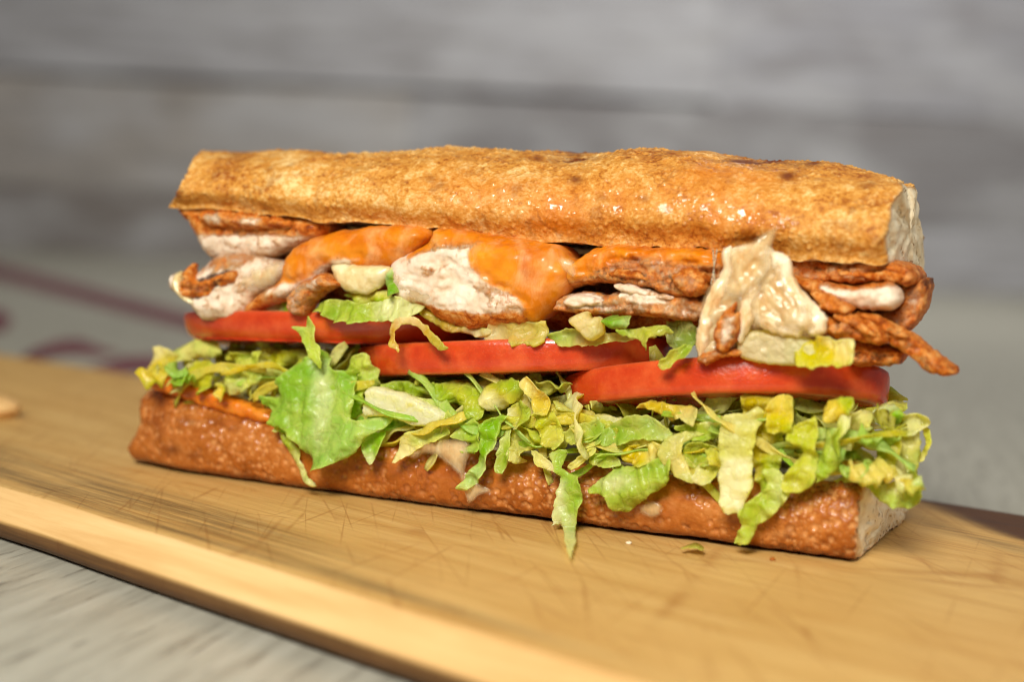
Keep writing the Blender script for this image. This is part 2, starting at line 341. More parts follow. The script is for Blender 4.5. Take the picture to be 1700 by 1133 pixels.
for r in range(len(seams)-1):
    z0, z1 = seams[r], seams[r+1]
    lo_gap = .001 if r else 0
    cuts = [-2.5, -1.1, [0.36, -0.2, 0.35, -0.35, .5, 0][r], 1.25, 2.5]
    for i in range(len(cuts)-1):
        a, bx = cuts[i]+.0006, cuts[i+1]-.0006
        # planks are waney: the dark joint is widest left of the middle
        gap_l = .016 if (r == 2 and i < 2) else .0
        zz0 = z0+lo_gap+gap_l*.6; zz1 = z1-.001
        nseg = 24; xs = np.linspace(a, bx, nseg)
        wob = .004*np.array([vnoise(np.array([[x*3, r*7.0, 0]]), 1.0, 3)[0] for x in xs])
        v = []
        for x, q in zip(xs, wob):
            v += [(x, WD, zz0+q*(r > 0)), (x, WD, zz1+q), (x, WD+.018, zz0+q*(r > 0)), (x, WD+.018, zz1+q)]
        f = []
        for s in range(nseg-1):
            A, B = 4*s, 4*s+4
            f += [(A, B, B+1, A+1), (A+1, B+1, B+3, A+3), (A+2, B+2, B, A)]
        f += [(0, 1, 3, 2), (4*nseg-4, 4*nseg-2, 4*nseg-1, 4*nseg-3)]
        o = mesh_obj('wall_plank', v, f, M['plank'], None, False, color=lin(*greys[gi % len(greys)])); gi += 1
        adopt(wall, o)
# --- cutting board
near0, near1 = ground([(0, 807), (1060, 1133)]); far0, far1 = ground([(0, 583), (1690, 846)])
bd = (near1-near0); bd /= np.linalg.norm(bd); bn = np.array((-bd[1], bd[0], 0)); bn = bn if bn[1] > 0 else -bn
bc = (near0+near1+far0+far1)/4
byaw = math.atan2(bd[1], bd[0])
def bl_(p): q = p-bc; return q @ bd, q @ bn
n0, n1_, f0, f1 = bl_(near0), bl_(near1), bl_(far0), bl_(far1)
def edge(x, a, c): return a[1]+(c[1]-a[1])*(x-a[0])/(c[0]-a[0])
NX, NY = 340, 120
xs = np.linspace(-.62, .40, NX)
V = []; at_st = []; at_b = []; at_r = []
prof = []   # (fraction across, outward offset, height, rim, bark)
for x in xs:
    yn = edge(x, n0, n1_)+.0009*vnoise(np.array([[x*30, 0, 0]]), 1, 9)[0]
    yf = edge(x, f0, f1)+.0010*vnoise(np.array([[x*24, 5, 0]]), 1, 4)[0]
    row = [(yn-.0020, TZ+.0003, 0, .97), (yn-.0046, TZ+.0014, 0, .95), (yn-.0060, TZ+.0034, 0, .92), (yn-.0063, TZ+.0058, 0, .88), (yn-.0061, TZ+.0066, .2, .5), (yn-.0057, TZ+.0071, 1, 0), (yn-.0036, TZ+.0108, 1, 0),
           (yn-.0007, -.0008, 1, 0), (yn-.0002, -.0002, .9, 0), (yn+.0002, -.00003, .3, 0), (yn+.0007, 0, .05, 0), (yn+.0015, 0, 0, 0)]
    for k in range(1, NY-1):
        row.append((yn+.0015+(yf-.010-yn-.0015)*k/(NY-1), 0, 0, 0))
    row += [(yf-.010, 0, 0, .3), (yf-.009, -.0006, 0, .9), (yf-.003, -.003, 0, 1), (yf, -.009, 0, 1), (yf-.001, TZ+.001, 0, 1)]
    for (y, z, rim, bark) in row:
        V.append((x, y, z)); at_r.append(rim); at_b.append(bark)
V = np.array(V); NR = len(row)
W_ = bc[None]+V[:, :1]*bd+V[:, 1:2]*bn; W_[:, 2] = V[:, 2]; pj = proj(W_)
at_b = np.array(at_b); at_r = np.array(at_r)
# the far edge is dark bark only along its right part
farmask = V[:, 1] > .0
at_b[farmask] *= smooth(700, 1200, pj[farmask, 0])
fe = 583+(846-583)/1690*pj[:, 0]; bw = np.clip((pj[:, 0]-1440)*.20, 0, 60)
at_b = np.maximum(at_b, farmask*(bw > 1)*(1-smooth(bw-9, bw+9, pj[:, 1]-fe+6*vnoise(V*np.array((20, 200, 1)), 1, 6))))
# ring of dark knife-worn stain near the left front edge
dl = (pj[:, 1]-(807+.293*pj[:, 0]))
st = smooth(-82, -52, dl)*(1-smooth(-14, -2, dl))*(1-smooth(380, 760, pj[:, 0]))*.95
st += .75*smooth(-26, -14, dl)*(1-smooth(-10, -2, dl))*(1-smooth(900, 1200, pj[:, 0]))
dr = (pj[:, 1]-(868+.30*(pj[:, 0]-1540)))
st += .75*np.exp(-(dr/8)**2)*smooth(1480, 1560, pj[:, 0])
V[:, 2] += (.00012*vnoise(V*np.array((6, 60, 1)), 1, 2))*(V[:, 2] > -.0003)
F = [(i*NR+j, (i+1)*NR+j, (i+1)*NR+j+1, i*NR+j+1) for i in range(NX-1) for j in range(NR-1)]
F += [tuple(range(NR)), tuple((NX-1)*NR+j for j in reversed(range(NR)))]
F += [(i*NR, i*NR+NR-1, (i+1)*NR+NR-1, (i+1)*NR) for i in range(NX-1)]
board = mesh_obj('cutting_board', V, F, M['board'], None, True, {'stain': np.clip(st, 0, 1), 'bark': at_b, 'rim': at_r})
board.location = (bc[0], bc[1], 0); board.rotation_euler.z = byaw
tag(board, 'long scratched wooden cutting board under the sandwich', 'cutting board')

# ================================================================== BREAD
def interp_px(poly, n):
    poly = np.array(poly, float); x = np.linspace(poly[0, 0], poly[-1, 0], n)
    y = np.interp(x, poly[:, 0], poly[:, 1])
    for _ in range(int(n*.02)+1):
        y[1:-1] = (y[:-2]+2*y[1:-1]+y[2:])/4
    return np.stack((x, y), 1)
def grid_normals(G):
    du = np.gradient(G, axis=0); dv = np.gradient(G, axis=1)
    n = np.cross(du, dv); return n/(np.linalg.norm(n, axis=2, keepdims=True)+1e-12)
def blisters(pts, n, rmin, rmax, seed, mask=None):
    """raised crust blisters: height field and 0..1 cap mask"""
    rs = np.random.RandomState(seed)
    h = np.zeros(len(pts)); cap = np.zeros(len(pts))
    idx = rs.choice(len(pts), n, replace=False)
    order = np.argsort(pts[:, 0]); xs_ = pts[order, 0]
    ax = UAX
    key = pts @ ax; order = np.argsort(key); ks = key[order]
    for i in idx:
        if mask is not None and rs.rand() > mask[i]: continue
        r = rmin+(rmax-rmin)*rs.rand()**2.2
        a, b = np.searchsorted(ks, (key[i]-r, key[i]+r)); sel = order[a:b]
        d = np.linalg.norm(pts[sel]-pts[i], axis=1)/r; q = np.clip(1-d*d, 0, 1)
        h[sel] = np.maximum(h[sel], q*r*.58); cap[sel] = np.maximum(cap[sel], smooth(.2, .9, q)*(.25+.75*rs.rand()))
    return h, cap
def cap_mesh(loop, axis, depth, rings=10, seed=1, flip=False):
    loop = np.asarray(loop); c = loop.mean(0); n = len(loop); V = [loop]; 
    for k in range(1, rings):
        t = 1-k/rings; r = c+(loop-c)*t
        r = r+axis*(depth*(1-t**3)+.0007*fbm(r, 330, seed, 3)-.0014*smooth(.45,.8,fbm(r, 260, seed+5, 2)))[:, None] if not np.isscalar(depth) else r+axis[None]*(depth*(1-t**3)+.0007*fbm(r, 330, seed, 3)-.0014*smooth(.45,.8,fbm(r, 260, seed+5, 2)))[:, None]
        V.append(r)
    V.append((c+axis*depth)[None]); V = np.vstack(V); F = []
    for k in range(rings-1):
        for i in range(n):
            a, b = k*n+i, k*n+(i+1) % n; F.append((a, b, b+n, a+n))
    base = (rings-1)*n
    for i in range(n): F.append((base+i, base+(i+1) % n, base+n))
    if flip: F = [tuple(reversed(f)) for f in F]
    return V, F
def round_ends(G, nl, kl, nr, kr):
    for i in range(len(G)):
        j = len(G)-1-i
        k = 1.0
        if i < nl: k = kl+(1-kl)*math.sqrt(1-(1-i/nl)**2)
        elif j < nr: k = kr+(1-kr)*math.sqrt(1-(1-j/nr)**2)
        if k < 1:
            c_ = G[i].mean(0); G[i] = c_+(G[i]-c_)*k
    return G
def bun(name, G, closeline_n, crust_mat, nb, seed, label, flip, disp=.0006, wetfn=None, scorchfn=None, rmax=.0014, floury=0.0):
    """G: (ns, nt, 3) crust surface from one cut edge round to the other"""
    ns, nt = G.shape[:2]
    N = grid_normals(G)*(-1 if flip else 1)
    pts = G.reshape(-1, 3)
    low = fbm(pts, 45, seed, 3)*disp*2.2+fbm(pts, 170, seed+5, 2)*disp*.7
    edge_fade = np.ones((ns, nt)); 
    px = proj(pts)
    h, cap = blisters(pts, nb, .0004, rmax, seed, np.clip(.6+fbm(pts, 55, seed+2, 2)*1.1, .08, 1))
    pts2 = pts+N.reshape(-1, 3)*(low+h)[:, None]
    wet = wetfn(px, pts) if wetfn else np.zeros(len(pts))
    sco = scorchfn(px, pts) if scorchfn else np.zeros(len(pts))
    G2 = pts2.reshape(ns, nt, 3)
    idx = np.arange(ns*nt).reshape(ns, nt)
    F = np.stack((idx[:-1, :-1], idx[1:, :-1], idx[1:, 1:], idx[:-1, 1:]), -1).reshape(-1, 4)
    if flip: F = F[:, ::-1]
    jj = np.minimum(np.arange(nt), nt-1-np.arange(nt)); ii = np.minimum(np.arange(ns), ns-1-np.arange(ns))
    flour = np.maximum(np.maximum(np.exp(-jj/6.0)*.4, floury*np.exp(-jj/34.0))[None], np.exp(-ii/4.0)[:, None]*.6*(np.arange(ns) > ns/2)[:, None])+np.zeros((ns, nt))
    root = empty(name, tuple(G2[ns//2, :, :].mean(0)*np.array((1, 1, 0))+np.array((0, 0, G2[..., 2].min()))))
    tag(root, label, 'bread')
    cr = mesh_obj('crust', pts2, F, crust_mat, None, True, {'blister': cap, 'wet': np.clip(wet, 0, 1), 'scorch': np.clip(sco, 0, 1), 'flour': flour.ravel()})
    # crumb: the cut face between the two long edges, and both ends
    step = 4; rows = list(range(0, ns, step)); 
    if rows[-1] != ns-1: rows.append(ns-1)
    m_ = 26; CV = []
    for i in rows:
        a, b_ = G2[i, 0], G2[i, -1]; tt = np.linspace(0, 1, m_)[:, None]
        r = a+(b_-a)*tt; bow = np.sin(np.pi*tt[:, 0])
        r[:, 2] += (-.0015 if closeline_n < 0 else .0015)*-bow+.0012*bow*fbm(r, 200, seed+9, 3)
        CV.append(r)
    CV = np.vstack(CV); CF = []
    for i in range(len(rows)-1):
        for j in range(m_-1):
            a = i*m_+j; CF.append((a, a+1, a+m_+1, a+m_))
    if closeline_n > 0: CF = [tuple(reversed(f)) for f in CF]
    cm = mesh_obj('crumb', CV, CF, M['crumb'])
    parts = [cr, cm]
    for side, i in ((1, ns-1), (-1, 0)):
        bottom = np.linspace(G2[i, -1], G2[i, 0], 26)[1:-1]
        loop = np.vstack((G2[i, ::3], G2[i, -1:], bottom)) if (nt-1) % 3 else np.vstack((G2[i, ::3], bottom))
        v_, f_ = cap_mesh(loop, UAX*side, .0010, 12, seed+20+i % 7)
        nl = len(loop); rr = np.concatenate([np.full(nl, max(0, 1-k*.55)) for k in range(12)]+[[0]])
        parts.append(mesh_obj('cut_end', v_, f_, M['crumb'], None, True, {'rim': rr}))
    adopt(root, *parts)
    return root, G2
# ---- lower half: crust below, cut face up
NS, NTc = 620, 250
base = interp_px([(213, 772), (600, 823), (1000, 880), (1424, 933)], NS)
topf = interp_px([(230, 640), (330, 668), (440, 697), (657, 720), (880, 765), (954, 775), (1127, 797), (1300, 802), (1432, 806)], NS)
Bq = uvz(ground(base)); Tq = uvz(P(topf, -.004))
Wb = .068
sec = [(0.0, 1.0), (-.0035, .90), (-.0062, .70), (-.0068, .48), (-.0062, .24), (-.0046, .08), (-.0012, .012), (.006, 0.0), (.034, 0.0), (.056, 0), (.064, .015), (.0700, .09), (.0735, .26), (.0750, .48), (.0740, .7), (.0715, .9), (.068, 1.0)]
sec = np.array(sec)
def resample(poly, n):
    # Catmull-Rom through poly, even arc length
    p = np.vstack((2*poly[0]-poly[1], poly, 2*poly[-1]-poly[-2])); out = []
    for i in range(1, len(p)-2):
        for t_ in np.linspace(0, 1, 24, endpoint=False):
            a, b_, c_, d_ = p[i-1], p[i], p[i+1], p[i+2]
            out.append(.5*((2*b_)+(-a+c_)*t_+(2*a-5*b_+4*c_-d_)*t_**2+(-a+3*b_-3*c_+d_)*t_**3))
    out.append(poly[-1]); out = np.array(out)
    sc2 = np.array((1, .022))
    L = np.concatenate(([0], np.cumsum(np.linalg.norm(np.diff(out*sc2, axis=0), axis=1)))); q = np.linspace(0, L[-1], n)
    return np.stack([np.interp(q, L, out[:, k]) for k in range(2)], 1)
S = resample(sec, NTc)
G = np.zeros((NS, NTc, 3))
for i in range(NS):
    f = i/(NS-1)
    taper = 1-.10*smooth(.08, 0, f)
    hz = Tq[i, 2]
    u = Bq[i, 0]+(Tq[i, 0]-Bq[i, 0])*S[:, 1]
    u = u+(-.0012*np.sin(S[:, 1]*9)+.0012*vnoise(np.stack((S[:, 0]*300, S[:, 1]*6, S[:, 0]*0), 1), 1, 3))*smooth(.03, 0, f)
    # the right end is cut a little askew
    u = u+(.004*S[:, 0]/Wb)*smooth(.9, 1, f)
    v = .034+(S[:, 0]-.034)*taper
    G[i] = xyz(np.stack((u, v, .0004+hz*S[:, 1]), 1))
def wet_low(px, p):
    a = np.exp(-(((px[:, 0]-720)/90)**2+((px[:, 1]-790)/34)**2))
    b_ = .6*np.exp(-(((px[:, 0]-1090)/50)**2+((px[:, 1]-845)/25)**2))
    return a*1.1+b_+.22+.4*np.clip(fbm(p, 60, 31, 2), 0, 1)
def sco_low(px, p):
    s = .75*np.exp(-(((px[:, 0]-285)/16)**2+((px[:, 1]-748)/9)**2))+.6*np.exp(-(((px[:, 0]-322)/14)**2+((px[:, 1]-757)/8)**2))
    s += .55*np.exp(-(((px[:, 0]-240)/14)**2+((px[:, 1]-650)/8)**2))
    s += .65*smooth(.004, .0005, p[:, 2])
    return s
low_bun, Glow = bun('bread_half', round_ends(G, 14, .93, 8, .96), 1, M['crust_low'], 15000, 3, 'brown crusty lower half of the sub roll lying on the cutting board', False, .0003, wet_low, sco_low, .0014, .36)
# ---- upper half: crust above, cut face down
NS2, NT2 = 640, 230
frontl = interp_px([(275, 345), (330, 349), (420, 354), (520, 368), (640, 372), (720, 380), (800, 391), (900, 402), (1000, 411), (1100, 413), (1190, 416), (1330, 430), (1462, 441)], NS2)
apex = interp_px([(332, 254), (420, 250), (600, 254), (740, 246), (860, 250), (960, 256), (1060, 249), (1180, 254), (1280, 266), (1400, 276), (1506, 296)], NS2)
Fq = uvz(P(frontl, -.006)); Aq = uvz(P(apex, .026))
LIP = fbm(np.stack((np.arange(NS2)*.035, np.zeros(NS2), np.zeros(NS2)), 1), 1, 21, 4)
G = np.zeros((NS2, NT2, 3)); th = np.linspace(0, np.pi, NT2)
for i in range(NS2):
    f = i/(NS2-1)
    a, c_ = Fq[i], Aq[i]
    vb = .072
    zb = a[2]-.0065-.004*smooth(.7, 1, f)
    ub = a[0]+.002+.018*smooth(.16, 0, f)
    cv = np.cos(th); sv = np.sin(th)
    fr = th <= np.pi/2
    pv, pz = .97, .88
    V_ = np.where(fr, c_[1]-(c_[1]-a[1])*np.abs(cv)**pv, c_[1]+(vb-c_[1])*np.abs(cv)**.9)
    Z_ = np.where(fr, a[2]+(c_[2]-a[2])*sv**pz, zb+(c_[2]-zb)*sv**.8)
    # a soft crease between body and lip, a lobe along the top
    U_ = np.where(fr, a[0]+(c_[0]-a[0])*sv**.8, ub+(c_[0]-ub)*sv**.8)
    U_ = U_+.0018*vnoise(np.stack((V_*160, Z_*160, Z_*0+2), 1), 1, 8)*(smooth(.025, 0, f)+smooth(.975, 1, f))
    # rolled ragged lip along the front cut edge
    V_ = V_+.0055*np.exp(-(th/.15)**2)*fr
    Z_ = Z_+np.exp(-(th/.25)**2)*fr*(.0013*LIP[i])
    wl_ = float(smooth(.13, 0, f))
    if wl_ > 0:     # the left end is cut on a slant
        hf = sv**.8; x_t = np.where(fr, 275+57*hf, 300+32*hf); pp = proj(xyz(np.stack((U_, V_, Z_), 1)))
        need = uvz(P(np.stack((x_t, pp[:, 1]), 1), V_))[:, 0]
        U_ = U_+np.where(fr, (need-U_)*wl_, np.maximum(need-U_, 0)*wl_)
    G[i] = xyz(np.stack((U_, V_, Z_), 1))
def el(px, x, y, rx, ry, ang=0):
    c_, s_ = math.cos(ang), math.sin(ang); dx, dy = px[:, 0]-x, px[:, 1]-y
    return np.exp(-(((dx*c_+dy*s_)/rx)**2+((-dx*s_+dy*c_)/ry)**2))
def front_only(p): return (uvz(p)[:, 1] < .034)*1.0
def wet_top(px, p):
    a = el(px, 925, 372, 85, 26)+el(px, 1215, 372, 75, 36)+.8*el(px, 900, 325, 90, 34)+.55*el(px, 1180, 285, 90, 26)+.55*el(px, 760, 320, 90, 46)+.5*el(px, 1090, 330, 130, 40)+.4*el(px, 1240, 320, 70, 40)
    return np.clip(a, 0, 1)*(.72+.5*fbm(p, 120, 12, 3))*front_only(p)
def sco_top(px, p):
    s = np.zeros(len(px))
    for (x, y, rx, ry, k) in ((905, 262, 50, 4, .8), (960, 258, 26, 3.5, 1.0), (1225, 266, 30, 4, .9), (1285, 268, 42, 5, 1.1), (1345, 275, 22, 3, .7), (955, 296, 12, 8, .6), (1068, 329, 9, 6, .5), (296, 322, 10, 7, .7),
                              (400, 250, 18, 4, .8), (1310, 291, 16, 6, .7), (715, 297, 9, 5, .35), (858, 312, 12, 8, .4), (668, 304, 9, 6, .4), (450, 285, 10, 6, .4), (1440, 308, 16, 6, .6), (284, 344, 8, 6, .7), (1000, 330, 12, 9, .3)):
        s += k*el(px, x, y, rx, ry)
    s = s*1.5*(.7+.6*fbm(p, 300, 15, 2))
    s += .45*smooth(.25, .75, fbm(p, 100, 77, 2))*(uvz(p)[:, 1] > .022)
    return s*1.0
top_bun, Gtop = bun('bread_half', round_ends(G, 26, .80, 12, .94), -1, M['crust_top'], 8000, 7, 'golden glazed upper half of the sub roll crowning the sandwich', False, .0005, wet_top, sco_top, .0009)

# ================================================================== TRACED PIECES
def cat_closed(poly, n_per=5):
    p = np.array(poly, float); n = len(p); out = []
    for i in range(n):
        a, b_, c_, d_ = p[i-1], p[i], p[(i+1) % n], p[(i+2) % n]
        for t_ in np.linspace(0, 1, n_per, endpoint=False):
            out.append(.5*((2*b_)+(-a+c_)*t_+(2*a-5*b_+4*c_-d_)*t_**2+(-a+3*b_-3*c_+d_)*t_**3))
    return np.array(out)
def inside(poly, q):
    x, y = q[:, 0], q[:, 1]; r = np.zeros(len(q), bool); n = len(poly); j = n-1
    for i in range(n):
        xi, yi = poly[i]; xj, yj = poly[j]
        c_ = ((yi > y) != (yj > y)) & (x < (xj-xi)*(y-yi)/(yj-yi+1e-12)+xi); r ^= c_; j = i
    return r
def dist_poly(poly, q):
    a = poly; b_ = np.roll(poly, -1, 0); d = b_-a; L = (d*d).sum(1)+1e-12
    t_ = np.clip(((q[:, None]-a[None])*d[None]).sum(2)/L[None], 0, 1)
    c_ = a[None]+t_[..., None]*d[None]
    return np.sqrt(((q[:, None]-c_)**2).sum(2)).min(1)
def tri(poly_px, step, seed, jitter=1.2, sm=5):
    rs = np.random.RandomState(seed)
    b_ = cat_closed(poly_px, sm)
    # even spacing along the boundary, with a ragged edge
    L = np.concatenate(([0], np.cumsum(np.linalg.norm(np.diff(np.vstack((b_, b_[:1])), axis=0), axis=1))))
    n = max(8, int(L[-1]/step)); q = np.linspace(0, L[-1], n, endpoint=False); bb = np.vstack((b_, b_[:1]))
    bnd = np.stack([np.interp(q, L, bb[:, k]) for k in range(2)], 1)
    bnd += jitter*np.stack((vnoise(np.stack((bnd[:, 0]*.12, bnd[:, 1]*.12, bnd[:, 0]*0), 1), 1, seed % 50), vnoise(np.stack((bnd[:, 0]*.12, bnd[:, 1]*.12, bnd[:, 0]*0+9), 1), 1, seed % 50)), 1)
    hf = np.stack((bnd[:, 0]*.45, bnd[:, 1]*.45, bnd[:, 0]*0), 1)
    bnd += .45*jitter*np.stack((vnoise(hf, 1, seed % 40+1), vnoise(hf+5, 1, seed % 40+1)), 1)
    lo, hi = bnd.min(0), bnd.max(0)
    gx, gy = np.meshgrid(np.arange(lo[0], hi[0], step), np.arange(lo[1], hi[1], step*.87))
    gx = gx+((np.arange(gx.shape[0]) % 2)*step/2)[:, None]
    g = np.stack((gx.ravel(), gy.ravel()), 1)+rs.uniform(-.15, .15, (gx.size, 2))*step
    g = g[inside(bnd, g)]
    if len(g): g = g[dist_poly(bnd, g) > step*.55]
    pts = np.vstack((bnd, g))
    r = geometry.delaunay_2d_cdt([Vector(p) for p in pts], [], [list(range(len(bnd)))], 1, 1e-4)
    v2 = np.array([tuple(v) for v in r[0]]); f = [tuple(x) for x in r[2] if len(x) == 3]
    # consistent winding
    out = []
    for a, b2, c_ in f:
        ar = (v2[b2, 0]-v2[a, 0])*(v2[c_, 1]-v2[a, 1])-(v2[b2, 1]-v2[a, 1])*(v2[c_, 0]-v2[a, 0])
        out.append((a, b2, c_) if ar < 0 else (a, c_, b2))     # facing the viewer
    cnt = {}
    for a, b2, c_ in out:
        for e in ((a, b2), (b2, c_), (c_, a)): cnt[e] = 1
    bedges = [e for e in cnt if (e[1], e[0]) not in cnt]
    bset = set(i for e in bedges for i in e)
    return v2, out, bedges, bset, bnd
SEED = [100]
def finish(name, Wv, F, mat, attrs, color, label, cat, group, parent):
    c_ = Wv.mean(0); c_ = np.array((c_[0], c_[1], Wv[:, 2].min()))
    o = mesh_obj(name, Wv-c_, F, mat, None, True, attrs, color); o.location = c_
    if parent is not None: adopt(parent, o)
    if label: tag(o, label, cat, group)
    return o
def blob(name, poly, v, mat, label=None, cat=None, front=.005, back=.010, R=22, lump=.0012, freq=150, step=4.5, season=None, char=None, base_season=.15, edge_season=.6,
         parent=None, group=None, lean=0.0, skew=0.0, drop=None, jitter=1.6, rough=.0005, sauce=None, crag=.0, streak=.0, pale=0.0):
    """a solid lump: traced outline, own thickness, rounded edge; season/char: traced patches of seasoning"""
    SEED[0] += 1; seed = SEED[0]
    v2, F, be, bs, bnd = tri(poly, step, seed, jitter)
    d = dist_poly(bnd, v2); d[list(bs)] = 0
    t_ = np.clip(d/R, 0, 1); pr = np.sqrt(np.clip(1-(1-t_)**2, 0, 1))
    W0 = P(v2, v); n = len(W0); c_ = v2.mean(0)
    off = lean*(c_[1]-v2[:, 1])/100+skew*(v2[:, 0]-c_[0])/100
    nz = fbm(W0, freq, seed, 3)*lump+fbm(W0, freq*4, seed+3, 2)*rough
    if crag:
        rg = 1-2*np.abs(vnoise(W0, 210, seed+11)); rg = rg+.6*(1-2*np.abs(vnoise(W0, 470, seed+12))); nz = nz-crag*rg
    if streak:
        qq = v2-c_; ev, E = np.linalg.eigh(np.cov(qq.T)); mi, mj = qq @ E[:, 0], qq @ E[:, 1]
        q3 = np.stack((mi/8+1.6*vnoise(W0, 90, seed+13), mj/60, mi*0), 1); nz = nz-streak*(1-2*np.abs(vnoise(q3, 1, seed+14)))-.5*streak*(1-2*np.abs(vnoise(q3*2.3, 1, seed+15)))
    sav = np.zeros(n)
    for pg in (sauce or []):
        pg = cat_closed(pg, 4); ins = inside(pg, v2); dd = dist_poly(pg, v2); sdf = np.where(ins, dd, -dd)
        sav = np.maximum(sav, smooth(-16, 10, sdf)); nz = nz*(1-.7*smooth(-4, 12, sdf))-.0011*smooth(-3, 14, sdf)
    fv = W0+VAX*(off-front*pr+nz*(.25+.75*t_))[:, None]
    bv = W0+VAX*(off+back*pr)[:, None]+ZAX[None]*(-.0)
    se = np.full(n, base_season)+edge_season*np.clip(1-d/14, 0, 1)
    for (pg, val) in (season or []):
        pg = np.array(pg, float); ins = inside(pg, v2); dd = dist_poly(pg, v2); sdf = np.where(ins, dd, -dd)
        k = smooth(-7, 7, sdf); se = se*(1-k)+val*k
    chv = np.zeros(n)
    for (pg, val) in (char or []):
        pg = np.array(pg, float); ins = inside(pg, v2); dd = dist_poly(pg, v2); sdf = np.where(ins, dd, -dd)
        chv = np.maximum(chv, val*smooth(-8, 8, sdf))
    remap = {}; V = list(fv); ed = np.clip(d/24, 0, 1); A = [list(se), list(chv), list(ed), list(sav)]
    for i in range(n):
        if i in bs: remap[i] = i
        else: remap[i] = len(V); V.append(bv[i]); A[0].append(se[i]); A[1].append(chv[i]); A[2].append(ed[i]); A[3].append(sav[i])
    FF = list(F)+[(remap[c2], remap[b2], remap[a]) for a, b2, c2 in F]
    return finish(name, np.array(V), FF, mat, {'season': A[0], 'char': A[1], 'edge': A[2], 'sauce': A[3], 'pale': [pale]*len(V)}, None, label, cat, group, parent)
def sheet(name, poly, v, color, label=None, cat='lettuce', ruff=.0012, freq=170, curl=.0, lean=.004, skew=0.0, thick=.0004, step=3.2, pale=None, parent=None, group=None, mat=None, jitter=2.2, bulge=0.0):
    """a thin crinkled leaf piece with its own thickness"""
    SEED[0] += 1; seed = SEED[0]
    v2, F, be, bs, bnd = tri(poly, step, seed, jitter, 2)
    rq = np.random.RandomState(seed*7+1)
    if curl == 0: curl = rq.choice((-1, 1))*rq.uniform(.001, .003)
    ruff *= 1.25
    W0 = P(v2, v); n = len(W0); c_ = v2.mean(0)
    q = v2-c_; ev, E = np.linalg.eigh(np.cov(q.T)); minor = q @ E[:, 0]; mj = q @ E[:, 1]
    mm = np.abs(minor).max()+1e-6; d = dist_poly(bnd, v2)
    # crinkle: waves across the strip's length plus noise, stronger at the margin
    ph = seed*1.7; wl = 26+10*math.sin(seed)
    wave = np.sin(mj/wl*2*np.pi/1.6+ph+minor/mm*1.1)*.45+np.sin(mj/wl*2*np.pi*.8+2*ph-minor/mm*.8)*.35
    nz = fbm(W0, freq, seed, 3)
    amp = ruff*(.55+.75*np.exp(-d/9))
    rid = 1-2*np.abs(vnoise(W0, freq*1.15, seed+7))-.4*np.abs(vnoise(W0, freq*2.6, seed+8))
    fine = fbm(W0, freq*2.4, seed+60, 2)
    off = amp*(.7*wave+.75*nz+.7*rid+.55*fine)+curl*(minor/mm)**2-bulge*(1-(minor/mm)**2)+lean*(c_[1]-v2[:, 1])/100+skew*q[:, 0]/100
    off2 = fbm(W0, freq*.8, seed+40, 2)*ruff*.5
    fv = W0+VAX*off[:, None]+ZAX*off2[:, None]
    low = W0[:, 2] < .0014      # what hangs below the board's top comes to lie on it
    if low.any(): fv[low] = ground(v2[low], .0014)+ZAX*(.0007*(1+vnoise(W0[low], 300, seed)))[:, None]
    # vertex normals for the thickness
    Fa = np.array(F); nn = np.zeros_like(fv); fn = np.cross(fv[Fa[:, 1]]-fv[Fa[:, 0]], fv[Fa[:, 2]]-fv[Fa[:, 0]])
    for k in range(3): np.add.at(nn, Fa[:, k], fn)
    nn /= np.linalg.norm(nn, axis=1, keepdims=True)+1e-12
    tk = thick*(.35+.65*np.clip(d/10, 0, 1))
    if pale:
        pa = np.zeros(n)
        for (pg, val) in pale:
            pg = np.array(pg, float); ins = inside(pg, v2); dd = dist_poly(pg, v2); sdf = np.where(ins, dd, -dd); pa = np.maximum(pa, val*smooth(-12, 12, sdf))
    else: pa = .12*np.clip(nz, 0, 1)
    grad = smooth(-.9, .9, rq.choice((-1, 1))*mj/(np.abs(mj).max()+1e-6)+.5*rq.normal()*minor/mm+.5*nz)
    pa = np.maximum(pa, rq.choice((0, .15, .4, .75))*np.clip(grad*1.6-.7, 0, 1)); gre = rq.choice((0, .25, .6))*np.clip(.8-grad*1.6, 0, 1)
    V = np.vstack((fv, fv-nn*tk[:, None])); FF = list(F)+[(c2+n, b2+n, a+n) for a, b2, c2 in F]+[(b2, a, a+n, b2+n) for a, b2 in be]
    return finish(name, V, FF, mat or M['lettuce'], {'pale': np.concatenate((pa, pa)), 'rim': np.tile(np.exp(-d/3.0), 2), 'green': np.tile(gre, 2)}, color, label, cat, group, parent)
YG = lin(210, 208, 54); GR = lin(158, 202, 52); LG = lin(198, 214, 88); PA = lin(228, 224, 142); YE = lin(226, 208, 48); DG = lin(118, 176, 36); WH = lin(234, 232, 204)

